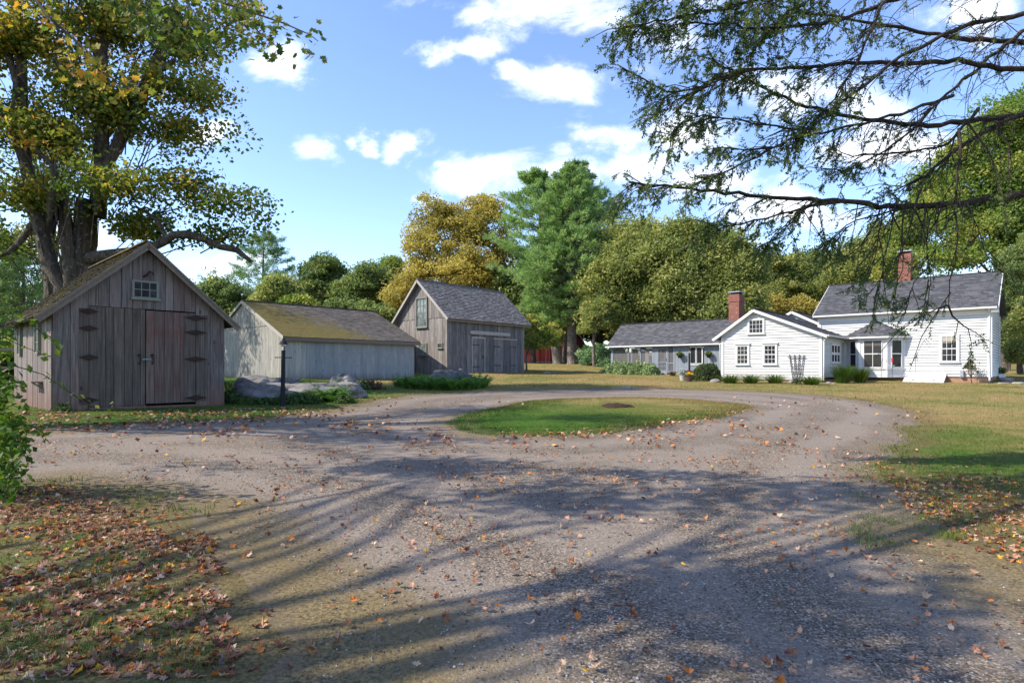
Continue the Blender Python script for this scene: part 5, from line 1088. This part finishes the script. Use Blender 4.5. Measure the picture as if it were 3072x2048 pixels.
def slab(label,px,py,w,d,h,rz):
    b=MB(); n=9; a=np.sort(rng.uniform(0,6.283,n)); r=rng.uniform(.85,1.05,n); P=np.stack([np.cos(a)*w*r,np.sin(a)*d*r],-1)
    b.add(np.concatenate([np.c_[P,np.full(n,h)],np.c_[P*1.03,np.full(n,-.1)]]),[tuple(range(n))]+[(i,n+i,n+(i+1)%n,(i+1)%n) for i in range(n)]); o=b.build('path_slab',M['slab']); o.location=gpz(px,py); o.rotation_euler=(0,0,rz); tag(o,label,'paving slab')
slab('pale path slab nearest the gravel drive',1878,1164,.75,.40,.035,.1); slab('pale path slab behind the one at the drive edge',1893,1159,.55,.45,.03,.3)
b=MB(); b.box((-.55,-.25,-.15),(.55,.25,.16)); o=b.build('door_step',M['slab']); o.location=hw(2.65,11.95,1.0); o.rotation_euler=(0,0,HRZ+R(90)); tag(o,'stone doorstep under the screen door','step')

# ------------------------------------------------------------------ lamps, pots, small things
def lamp(loc,label,tilt=0,rz=0,s=1):
    t=thing('lamp_post',label,'lamp post',loc,rz); t.rotation_euler=(0,tilt,rz); t.scale=(s,s,s)
    b=MB(); b.lathe([(.075,-.2),(.075,.55),(.078,.56),(.066,.60),(.062,1.72),(.068,1.73),(.06,1.78),(0,1.79)],14); b.build('post',M['black'],t)
    b=MB(); b.tube([(-.25,0,1.55),(.25,0,1.55)],.014,7,.5); b.lathe([(0,-.02),(.022,0),(0,.02)],8,(-.25,0,1.55)); b.lathe([(0,-.02),(.022,0),(0,.02)],8,(.25,0,1.55)); b.build('ladder_bar',M['black'],t)
    b=MB(); b.tube([(.03,0,1.78),(.035,0,1.92),(.02,0,2.02),(0,0,2.04)],.013,7,.5); b.lathe([(.03,1.92),(.055,1.90),(.02,1.97)],10); b.build('stem',M['black'],t)
    b=MB(); b.lathe([(.135,1.97),(.13,1.985),(.085,2.07),(.05,2.10),(.035,2.14),(.04,2.15),(.012,2.17),(.022,2.20),(.006,2.26),(0,2.28)],18); b.build('lamp_shade',M['black'],t)
    b=MB(); b.lathe([(0,1.89),(.05,1.90),(.082,1.94),(.088,1.975),(.06,1.99)],14); b.build('globe',M['bulb'],t,True); return t
lamp(gpz(848,1219),'black lamp post with a ladder bar standing before the rock outcrop',.012,.1)
lamp(gpz(2068,1136),'black lamp post standing behind the yellow flower pot by the porch',0,.5,.96)
def crowd(m,par,name,c,rad,n,size,rb=.5,rs=.2,up=.5,asp=.6,shell=.33):
    b=MB(); d=unit(rng.normal(0,1,(n,3))); r=rng.uniform(0,1,(n,1))**shell; p=np.array(c)+d*r*np.array(rad); p=p+rng.normal(0,.06,(n,3))*np.array(rad); leafquads(b,p,size,rng.normal(rb,rs,n)+d[:,2]*.05,up,asp,out=d*.6); return b.build(name,M[m],par)
def pot(name,label,loc,r,h,m,plants,cat='flower pot'):
    t=thing(name,label,cat,loc); b=MB(); b.lathe([(0,0),(r*.78,0),(r*.98,h*.86),(r*1.04,h*.87),(r*1.04,h),(r*.93,h),(r*.9,h*.8),(0,h*.78)],18); b.build('pot',M[m],t)
    for q in plants: crowd(q[0],t,q[1],*q[2:])
    return t
x,y,z=gp3(2067,1144)
pot('flower_pot','brown pot of bright yellow mums before the porch lamp',(x,y,z),.24,.30,'pot',[('f_shrub','foliage',(0,0,.36),(.27,.27,.13),500,.035),('f_yellow','blossom',(.03,0,.44),(.25,.25,.12),420,.03,.5,.25),('f_red','red_blossom',(-.02,.12,.62),(.10,.08,.06),40,.035)])
x2,y2,z2=gp3(2052,1142)
pot('flower_pot','grey pot of silver foliage left of the yellow mums',(x2-.03,y2+.18,z2),.20,.34,'graypot',[('f_silver','foliage',(-.02,0,.55),(.24,.2,.2),500,.04),('f_dry','stems',(.2,.1,.5),(.45,.2,.16),120,.05,.5,.2)])
for yy,lab in((10.53,'hanging basket between the porch screen and the lamp post'),(8.29,'hanging basket right of the white porch window')):
    x,y,_=hw(2.72,yy); t=thing('hanging_basket',lab,'hanging basket',(x,y,2.28)); b=MB(); b.lathe([(0,0),(.11,0),(.165,.20),(.15,.20),(.13,.15),(0,.15)],14); b.build('basket',M['black'],t)
    crowd('f_mix','' and None or t,'foliage',(0,0,.30),(.29,.27,.17),650,.035,.5,.25); b=MB(); hx,hy,_=hw(2.98,yy); b.tube([(hx-x,hy-y,.80),(0,0,.84),(.0,0,.80),(0,0,.35)],.010,5,.5); b.build('hook',M['black'],t)
# stump-like pot by the outcrop
t=thing('stump','dark tree stump with a grey top at the right of the outcrop','stump',gpz(1052,1187)); b=MB(); b.lathe([(.20,-.05),(.165,.05),(.145,.20),(.15,.23)],14); b.build('bark',M['pineb'],t); b=MB(); b.lathe([(0,.25),(.12,.25),(.165,.235),(.16,.215)],14); b.build('top',M['lead'],t)
# trellis
tx,ty,tz=hw(-.16,1.42); t=thing('trellis','fan shaped grey wooden trellis leaning on the white gable wall','trellis',(tx,ty,tz-.05),HRZ); top=2.40-tz
for i,k in enumerate((-.42,-.15,.13,.42)):
    b=MB(); b.bar((0,k*.42,0),(.06,k,top+random.uniform(-.05,.04)),.045,.04); b.build('slat',M['greytrim'],t)
for z,wd in((top*.90,.52),(top*.66,.25),(top*.52,.24),(top*.36,.32)):
    b=MB(); b.bar((.02,-wd,z),(.02,wd,z+.02),.02,.045); b.build('crossbar',M['greytrim'],t)
# feeder on a hook
fx,fy,fz=hw(3.72,-2.95); t=thing('bird_feeder','red bird feeder on a thin pole before the bay window','bird feeder',(fx,fy,fz)); zt=1.93-fz
b=MB(); b.tube([(0,0,-.2),(0,0,zt-.25)],.012,6,.5); b.build('pole',M['black'],t); b=MB(); b.lathe([(0,0),(.04,.02),(.05,.06),(.035,.10),(.05,.12),(.052,.28),(.035,.31),(0,.32)],12,(0,0,zt-.10)); b.build('bottle',M['redglass'],t); b=MB(); b.box((-.2,-.06,zt-.27),(.12,.06,zt-.23)); b.build('tray',M['trim'],t)
b=MB(); b.tube([(-.9,.1,-.15),(-.9,.1,zt-.1),(-.85,.1,zt+.12),(-.72,.1,zt+.22),(-.6,.1,zt+.12),(-.58,.1,zt-.05)],.009,6,.5); o=b.build('shepherd_hook',M['black']); o.location=(fx+.3,fy,fz); tag(o,'thin black shepherd hook before the bay window','garden hook')
# planter at the right end of the house
x,y,z=gp3(3002,1136); t=thing('planter_box','white planter box of leafy plants at the right house corner','planter',(x,y,z+.08)); b=MB(); b.box((-.22,-.14,0),(.22,.14,.26)); b.build('box',M['trim'],t); crowd('f_shrub',t,'foliage',(0,0,.45),(.4,.3,.24),400,.05)

# ------------------------------------------------------------------ shrubs, ferns, strap leaved clumps
def shrub(name,label,loc,rad,m,n,size,cat='shrub',group=None,rb=.45,asp=.6,shell=.25,lump=.22,boxy=1.):
    t=thing(name,label,cat,loc,0,group); b=MB(); d=unit(rng.normal(0,1,(n,3))); d[:,2]=np.abs(d[:,2])*1.0-.12; d=np.sign(d)*np.abs(d)**boxy
    l=np.array([1+lump*mnoise.noise(Vector(q)*2.4+Vector(loc)) for q in d]); r=(rng.uniform(0,1,n)**shell)*l
    p=d*r[:,None]*np.array(rad); p[:,2]=np.maximum(p[:,2],.01); leafquads(b,p,size,rng.normal(rb,.19,n)+(l-1)*.4,.5,asp,out=d*.7); b.build('foliage',M[m],t)
    w=MB()
    for i in range(7):
        a=rng.uniform(0,6.28); q=np.array([math.cos(a)*rad[0]*.6,math.sin(a)*rad[1]*.6,rad[2]*.8]); w.tube([(0,0,-.1),q*.5+np.array([0,0,.1]),q],[.02,.014,.006],5,.5)
    w.build('stems',M['twig'],t); return t
x,y=gp(2128,1143); shrub('boxwood','clipped round dark green boxwood against the white wing',(x,y+.5,g1(x,y)),(.84,.75,1.16),'f_box',8500,.045,shell=.16,lump=.16,boxy=.62)
for i,(px,py,r,h) in enumerate(((1842,1121,.85,1.0),(1880,1123,.95,1.12),(1920,1124,.95,1.12),(1955,1125,.80,.95))):
    x,y=gp(px,py); shrub('pale_shrub',('leftmost of four pale green shrubs below the porch screens','second from the left of four pale green shrubs below the porch','third from the left of four pale green shrubs below the porch','rightmost pale green shrub next to the screen door')[i],(x,y+.5,g1(x,y)),(r*1.05,r*.9,h),'f_hyd',2300,.085,group='pale green shrubs below the porch screens',rb=.5,shell=.28,lump=.3)
def clump(name,label,loc,n,h,reach,m,w=.022,cat='plant',group=None,droop=.5,rb=.5):
    t=MB(); a=rng.uniform(0,6.283,n); rr=rng.uniform(.05,1,n)**.6*reach; base=np.stack([np.cos(a)*.28*rr,np.sin(a)*.28*rr,0*a-.03],-1)
    ln=np.stack([np.cos(a)*rr,np.sin(a)*rr,0*a],-1)+rng.normal(0,.03,(n,3))*np.array([1,1,0]); blades(t,base,h*rng.uniform(.6,1.15,n),w*rng.uniform(.7,1.3,n),ln,np.clip(rng.normal(rb,.2,n),0,1),4,droop)
    o=t.build(name,M[m]); o.location=loc; tag(o,label,cat,group); return o
for px,lab in((2190,'strap leaved clump at the left corner of the white gable wall'),(2252,'strap leaved clump below the left gable window'),(2325,'strap leaved clump below the right gable window'),(2434,'strap leaved clump between the trellis and the corner downspout')):
    x,y,z=gp3(px,1149 if px<2400 else 1154); o=clump('daylily_clump',lab,(x,y,z),330,.95,1.05,'f_blade',.026,group='strap leaved clumps along the white wing')
x,y,z=gp3(2390,1152); shrub('rose_bush','small leggy rose at the foot of the trellis',(x,y,z),(.28,.28,.42),'f_shrub',260,.035,'rose')
for px,py,h,r,lab in((2528,1149,1.9,1.05,'left half of the big dark strap leaved clump by the bay window'),(2580,1147,1.6,.95,'lighter strap leaved clump right under the bay window')):
    x,y,z=gp3(px,py); clump('ornamental_grass',lab,(x,y,z),520,h,r,'f_blade',.026,rb=.36 if px<2550 else .62)
for px,py,lab in((2018,1127,'dry tufted grass clump right of the doorstep'),(2072,1124,'dry tufted grass clump behind the porch lamp post')):
    x,y,z=gp3(px,py); clump('tufted_plant',lab,(x,y,z),240,.65,.5,'f_dry' if px<2050 else 'f_blade',.02)
x,y,z=gp3(2914,1149); t=broadleaf('rose_shrub','sparse bronze leaved rose shrub before the white main wall','shrub',(x,y,z),.35,[(0,0,.85,.42,.42,.40),(.05,0,1.25,.22,.22,.2)],'f_dry',42,9,.10,.8,.045,bk='twig',limbs=36,tr=.022)
def frond_mesh(b,o,az,L,up,rnd):
    k=9; s=np.linspace(0,1,k); u=np.array([math.cos(az),math.sin(az),0]); sd=np.array([-u[1],u[0],0])
    pt=np.array(o)+u*(L*s**1.1)[:,None]*.8+np.array([0,0,1])*(L*up*(s-.62*s**2.2))[:,None]
    for sg in(-1,1):
        wd=L*.17*np.sin(np.clip(s*1.05+.12,0,1)*math.pi)**.8; tip=pt+sd*(sg*wd)[:,None]+u*(L*.05)+np.array([0,0,-.02])
        q=np.stack([pt[:-1],pt[:-1]*.45+pt[1:]*.55,tip[1:]],1).reshape(-1,3); b.add(q,np.arange(3*(k-1)).reshape(-1,3),np.clip(rnd+rng.normal(0,.06,k-1),0,1))
        q2=np.stack([pt[:-1]*.5+pt[1:]*.5,pt[1:],tip[1:]*.8+tip[:-1]*.2],1).reshape(-1,3); b.add(q2,np.arange(3*(k-1)).reshape(-1,3),np.clip(rnd+rng.normal(0,.06,k-1),0,1))
def fern_proto(i,n,L):
    b=MB()
    for _ in range(n): frond_mesh(b,rng.normal(0,.06,3)*np.array([1,1,0]),rng.uniform(0,6.283),L*rng.uniform(.6,1.1),rng.uniform(.7,1.7),np.clip(rng.normal(.42,.2),0,1))
    return b
fp=[fern_proto(i,26,.85) for i in range(3)]; fmesh=[]
def fern(px,py,s,lab,grp,dy=0):
    i=len(fmesh)
    if i<3: o=fp[i].build('fern',M['f_fern']); fmesh.append(o)
    else: o=fmesh[i%3].copy(); COL.objects.link(o); fmesh.append(o)
    x,y,z=gp3(px,py); o.location=(x,y+dy,z-.03); o.rotation_euler=(0,0,random.uniform(0,6.28)); o.scale=(s,s,s*random.uniform(.85,1.1)); tag(o,lab,'fern',grp)
g1_='ferns around the blue grey boulder'
for i,(px,py,s) in enumerate(((1195,1160,.7),(1215,1164,.8),(1240,1166,.9),(1262,1167,.85),(1288,1168,.95),(1312,1170,.95),(1335,1170,.9),(1358,1171,.95),(1382,1170,.9),(1405,1169,.9),(1428,1166,.9),(1448,1163,.8),(1230,1155,.75),(1270,1156,.8),(1300,1160,.8),(1345,1162,.8),(1395,1160,.85),(1430,1154,.9),(1415,1149,.9),(1455,1158,.7),(1210,1153,.7),(1250,1160,.85),(1325,1164,.8),(1370,1163,.8))):
    fern(px,py,s*1.3,'green fern in front of the blue grey boulder' if py>1158 else 'green fern at the sides of the blue grey boulder',g1_)
g2_='ferns on the rock outcrop'
for i,(px,py,s) in enumerate(((960,1205,1.0),(985,1203,1.1),(1005,1206,.9),(940,1206,.8),(970,1190,1.0),(1000,1192,.9),(1025,1203,.8),(915,1209,.7),(950,1196,.9),(985,1185,.8))):
    fern(px,py,s*1.15,'bright fern at the right front of the rock outcrop',g2_)
def low_plant(name,label,px,py,rad,m,n,size,rb=.45,grp=None): x,y,z=gp3(px,py); return shrub(name,label,(x,y,z-.03),rad,m,n,size,'plant',grp,rb,.65,.4,.35)
for i,(px,py,rx,h) in enumerate(((690,1208,.45,.55),(725,1211,.5,.32),(765,1213,.5,.30),(805,1214,.45,.34),(860,1213,.5,.42),(890,1210,.5,.42),(925,1211,.5,.4),(1035,1209,.4,.35))):
    low_plant('ground_plant','low leafy plant along the front of the rock outcrop',px,py,(rx,.4,h),'f_shrub',620,.055,.4,'low plants along the rock outcrop')
low_plant('ground_plant','yellowish weed at the near shed corner beside the outcrop',682,1178,(.35,.35,.6),'f_vine',260,.05,.7)
for px,py,lab in((1075,1168,'brown and green tangled bush right of the outcrop'),(1110,1167,'low dark bush right of the stump')): low_plant('bush',lab,px,py,(.75,.6,.5),'f_green' if px<1100 else 'f_dry',700,.055,.4)
low_plant('weed','wispy weed against the outcrop beside the stump',1030,1165,(.5,.5,.45),'f_olive',260,.04,.6)
low_plant('weed','low weed at the foot of the near shed corner',190,1236,(.25,.25,.35),'f_shrub',200,.04,.5)

# the tangled bush at the left edge with its arching brambles
def left_bush():
    x0,y0=-6.15,6.75; z0=g1(x0,y0); t=thing('bramble_bush','tangled green bramble bush at the left edge with long arching shoots','bush',(x0,y0,z0)); B=np.array([x0,y0,z0]); lf=MB(); w=MB()
    pts=[]
    for (px,py,rx,ry,n) in((-20,1360,75,120,360),(10,1420,60,60,150),(-10,1220,55,90,160),(-30,1080,50,100,130),(20,1290,40,40,90),(-40,980,40,60,90),(-120,1200,90,250,500),(40,1330,45,50,110)):
        for _ in range(n): Y=rng.normal(6.7,.35); pts.append(np.array(at(rng.normal(px,rx*.6),rng.normal(py,ry*.6),Y))-B)
    P=np.array(pts); P[:,2]=np.maximum(P[:,2],.03); leafquads(lf,P,.045,rng.normal(.45,.2,len(P)),.7,.62)
    for sh in([(0,1085),(74,1106),(130,1123),(182,1158),(260,1210),(304,1227),(332,1222),(343,1201)],[(-10,985),(40,966),(90,967),(115,990),(160,1025),(190,1060)],[(10,1010),(60,1035),(110,1055),(150,1075)],[(0,1110),(40,1150),(80,1170)],[(-10,1200),(20,1260),(60,1330),(90,1380)],[(20,1280),(90,1275),(120,1290),(135,1330)],[(-20,1300),(30,1310),(70,1350),(85,1400)],[(-10,960),(30,940),(75,955)],[(0,1230),(40,1215),(95,1240)]):
        Q=np.array([at(a,c,6.55) for a,c in sh])-B; Q=np.concatenate([[np.array([-.35,.05,max(.2,Q[0][2]-.5)])],Q]); w.tube(Q,np.linspace(.007,.002,len(Q)),5,.5)
        seg=np.linalg.norm(np.diff(Q,axis=0),axis=1); cum=np.concatenate([[0],np.cumsum(seg)]); n=int(cum[-1]*(13 if len(sh)!=8 else 8))+3; s=rng.uniform(.2,1,n)*cum[-1]
        C=np.stack([np.interp(s,cum,Q[:,a]) for a in range(3)],-1)+rng.normal(0,.022,(n,3)); leafquads(lf,C,.048,rng.normal(.62,.15,n),1.2,.6)
    for i in range(40):
        e=P[rng.integers(len(P))]; w.tube([(rng.normal(0,.15),rng.normal(0,.1),-.05),e*.5+np.array([0,0,.15]),e],[.01,.007,.003],4,.5,cap=False)
    lf.build('leaves',M['f_vine'],t); w.build('stems',M['twig'],t)
left_bush()
# rail fence beyond the shed
t=thing('rail_fence','weathered post and rail fence left of the near shed','fence',base_at(-40,24))
for k in(-2.4,0,): b=MB(); b.box((k-.06,-.06,-.3),(k+.06,.06,2.0)); b.build('post',M['shedtrim'],t)
for z in(1.75,1.0): b=MB(); b.bar((-3.0,0,z),(1.6,.6,z+.04),.06,.11); b.build('rail',M['shedtrim'],t)

# ------------------------------------------------------------------ grass
def grass():
    b=MB()
    def sow(n,x0,x1,y0,y1,h,w,cond=None,edge=0.04):
        p=np.stack([rng.uniform(x0,x1,n),rng.uniform(y0,y1,n)],-1); p=p[np.abs(p[:,0])<.87*p[:,1]+1.2]
        on=~inside(DP,p)|inside(IP,p)
        if cond is not None: on&=cond(p)
        p=p[on]; n=len(p); z=gz(p[:,0],p[:,1])
        z+=np.where(inside(IP,p),.03,0)
        blades(b,np.c_[p,z-.01],h*rng.uniform(.5,1.3,n),w*rng.uniform(.7,1.3,n),np.c_[rng.normal(0,h*.45,(n,2)),np.zeros(n)],rng.uniform(0,1,n))
    sow(60000,-3,9,12,23,.055,.012,lambda p:inside(IP,p))
    sow(60000,3,16,6,16,.05,.011); sow(80000,-14,26,16,32,.055,.018); sow(70000,-18,40,30,56,.06,.03)
    sow(26000,-13,-3,12,21,.05,.012)
    # the ragged verge of the gravel
    for P,nn in((DP,16000),(IP,12000)):
        k=rng.integers(0,len(P),nn); p=P[k]+rng.normal(0,.10,(nn,2)); ok=(p[:,1]>6)&(np.abs(p[:,0])<.9*p[:,1]+1); p=p[ok]; n=len(p); blades(b,np.c_[p,gz(p[:,0],p[:,1])-.01],.055*rng.uniform(.5,1.3,n),.011*rng.uniform(.7,1.3,n),np.c_[rng.normal(0,.03,(n,2)),np.zeros(n)],rng.uniform(0,1,n))
    # tufts between the fallen leaves in front
    for c in range(120):
        if c<75: x,y=gp(rng.uniform(0,600),rng.uniform(1480,2040))
        else: x,y=gp(rng.uniform(2550,3072),rng.uniform(1400,1640))
        n=rng.integers(12,60); p=np.array([x,y])+rng.normal(0,.06,(n,2)); blades(b,np.c_[p,gz(p[:,0],p[:,1])],rng.uniform(.03,.10,n),rng.uniform(.003,.006,n),np.c_[rng.normal(0,.04,(n,2)),np.zeros(n)],rng.uniform(.3,1,n),2,.2)
    o=b.build('grass',M['grass']); o['kind']='stuff'; o['label']='short mown grass and weeds of the lawns'
grass()

# ------------------------------------------------------------------ fallen leaves and loose gravel
PAL=[('brown',(.23,.10,.05)),('pinkish tan',(.40,.215,.135)),('pale tan',(.46,.32,.215)),('orange',(.42,.145,.032)),('yellow',(.55,.31,.03)),('dark red brown',(.12,.038,.024)),('green',(.17,.18,.045)),('grey brown',(.19,.145,.12))]
def litter():
    pts=[]
    poly=lambda l:np.array([gp(*q) for q in l])
    def scatter(P,dens):
        P=np.array(P); lo,hi=P.min(0),P.max(0); n=int((hi-lo).prod()*dens); p=rng.uniform(lo,hi,(n,2)); return p[inside(P,p)]
    nz=lambda p,s,o:np.array([mnoise.fractal(Vector((x*s+o,y*s-o,o)),.8,2,3) for x,y in p])
    A=poly([(-60,1500),(150,1455),(330,1500),(520,1620),(640,1600),(720,2047),(-60,2047)]); p=scatter(A,560); p=p[nz(p,1.6,3)>-.34+.25*rng.normal(0,1,len(p))]; pts.append(p)
    A=poly([(300,1470),(520,1540),(700,1680),(850,1850),(960,2047),(600,2047),(560,1750)]); p=scatter(A,110); p=p[nz(p,1.6,3)>-.1+.3*rng.normal(0,1,len(p))]; pts.append(p)
    A=poly([(2620,1385),(2720,1420),(3100,1440),(3100,1720),(2900,1640),(2720,1530)]); p=scatter(A,300); p=p[nz(p,1.2,7)>-.2+.3*rng.normal(0,1,len(p))]; pts.append(p)
    A=poly([(60,1238),(300,1238),(690,1226),(900,1222),(1000,1232),(700,1275),(300,1296),(60,1296)]); p=scatter(A,60); p=p[nz(p,.9,5)>-.1+.3*rng.normal(0,1,len(p))]; pts.append(p)
    A=poly([(0,1290),(1100,1225),(1400,1310),(2200,1250),(2650,1370),(3100,1560),(3100,2047),(0,2047)]); p=scatter(A,48); y=p[:,1]; keep=(nz(p,.9,11)+rng.normal(0,.22,len(p)))>(.02+.016*y); pts.append(p[keep])
    A=poly([(600,1420),(1500,1330),(2500,1350),(3100,1600),(3100,2047),(700,2047)]); pts.append(scatter(A,7))
    A=poly([(1500,1295),(1700,1300),(2100,1245),(2230,1220),(2260,1230),(2150,1262),(1800,1312),(1500,1318)]); pts.append(scatter(A,30))
    A=poly([(2500,1380),(2690,1340),(3072,1400),(3072,1520),(2640,1420)]); pts.append(scatter(A,14))
    A=poly([(1000,1190),(2780,1190),(2780,1330),(1000,1300)]); p=scatter(A,2.0); pts.append(p)
    p=np.concatenate(pts); p=p[(np.abs(p[:,0])<.88*p[:,1]+.3)&(p[:,1]>2.35)]
    n=len(p); z=gz(p[:,0],p[:,1]); w=np.array([.31,.25,.11,.10,.03,.15,.01,.04]); k=rng.choice(len(PAL),n,p=w/w.sum())
    sz=rng.uniform(.030,.066,n); nr=unit(rng.normal(0,.42,(n,3))*np.array([1,1,0])+np.array([0,0,1.])); tall=rng.uniform(0,1,n)<.25; nr[tall]=unit(nr[tall]+rng.normal(0,.7,(tall.sum(),3))*np.array([1,1,0])); zz=z+sz*.07+rng.uniform(0,.006,n)
    order=np.argsort(p[:,1]*(1.1-sz*4)); big=order[:300]; rest=order[300:]
    me=[]
    for i in range(8):
        b=MB(); c=np.zeros((1,3)); b_=MB(); mapleleaves(b_,c,np.array([[0,0,1.]]),np.array([1.]),np.array([.5]),.85); me.append(b_)
    zone=lambda x,y:'on the leafy bank at the lower left' if x<-.55-.12*y else ('on the gravel at the lower right' if x>.35*y-.1 else 'on the gravel in the middle foreground')
    base={}
    for j,i in enumerate(big):
        v=int(rng.integers(8)); key=(v,int(k[i]))
        if key not in base:
            q=MB(); col=np.array(PAL[k[i]][1])*rng.uniform(.95,1.3); q.add(me[v].V[0],me[v].L[0].reshape(-1,3),.5,col); o=q.build('fallen_leaf',M['leaf']); base[key]=o
        else: o=base[key].copy(); COL.objects.link(o)
        o.location=(p[i,0],p[i,1],zz[i]); q=Vector(nr[i]).to_track_quat('Z','Y'); o.rotation_euler=(q@Matrix.Rotation(rng.uniform(0,6.28),3,'Z').to_quaternion()).to_euler(); s=float(sz[i]); o.scale=(s,s*rng.uniform(.8,1.1),s)
        tag(o,f'{PAL[k[i]][0]} fallen maple leaf {zone(*p[i])}','leaf','fallen maple leaves in the foreground')
    b=MB(); col=np.array([c for _,c in PAL])[k[rest]]*rng.uniform(.75,1.5,(len(rest),1)); near=p[rest,1]<11
    R_=rest[near]; mapleleaves(b,np.c_[p[R_],zz[R_]],nr[R_],sz[R_],rng.uniform(0,1,len(R_)),.8,col[near])
    R_=rest[~near]; c=np.c_[p[R_],zz[R_]+.01]; m=len(R_); a=unit(np.cross(nr[R_],rng.normal(0,1,(m,3)))); d=np.cross(nr[R_],a); s=sz[R_][:,None]; h=nr[R_]*s*.35
    v=np.stack([c-a*s+h*rng.uniform(0,1,(m,1)),c-d*s*.8,c+a*s+h*rng.uniform(0,1,(m,1)),c+d*s*.8],1).reshape(-1,3); b.add(v,np.arange(4*m).reshape(m,4),.5,col[~near])
    o=b.build('leaf_litter',M['leaf']); o['kind']='stuff'; o['label']='brown and tan fallen leaves strewn over drive and verges'; print('leaves',n)
    # loose stones of the drive
    m=16000; q=np.stack([rng.uniform(-6,6,m),2.3+7*rng.uniform(0,1,m)**1.8],-1); q=q[inside(DP,q)&(np.abs(q[:,0])<.87*q[:,1]+.2)]; m=len(q); s=rng.uniform(.004,.011,m)[:,None]
    oc=np.array([(1,0,0),(0,1,0),(-1,0,0),(0,-1,0),(0,0,.8),(0,0,-.8)])[None]*s[...,None]*rng.uniform(.6,1.2,(m,6,3)); an=rng.uniform(0,6.28,m); ca,sa=np.cos(an)[:,None],np.sin(an)[:,None]
    vx=oc[...,0]*ca-oc[...,1]*sa; vy=oc[...,0]*sa+oc[...,1]*ca; v=np.stack([vx+q[:,:1],vy+q[:,1:],oc[...,2]+gz(q[:,0],q[:,1])[:,None]-.016],-1)
    f=np.array([(0,1,4),(1,2,4),(2,3,4),(3,0,4),(1,0,5),(2,1,5),(3,2,5),(0,3,5)]); b=MB(); g=rng.choice([.08,.14,.22,.34,.5],m,p=[.25,.3,.25,.15,.05])[:,None]*np.array([[1.,.95,.89]]); b.add(v.reshape(-1,3),(f[None]+(np.arange(m)*6)[:,None,None]).reshape(-1,3),.5,np.repeat(g,8,0)); o=b.build('gravel',M['leaf']); o['kind']='stuff'; o['label']='loose pebbles lying on the drive'
litter()
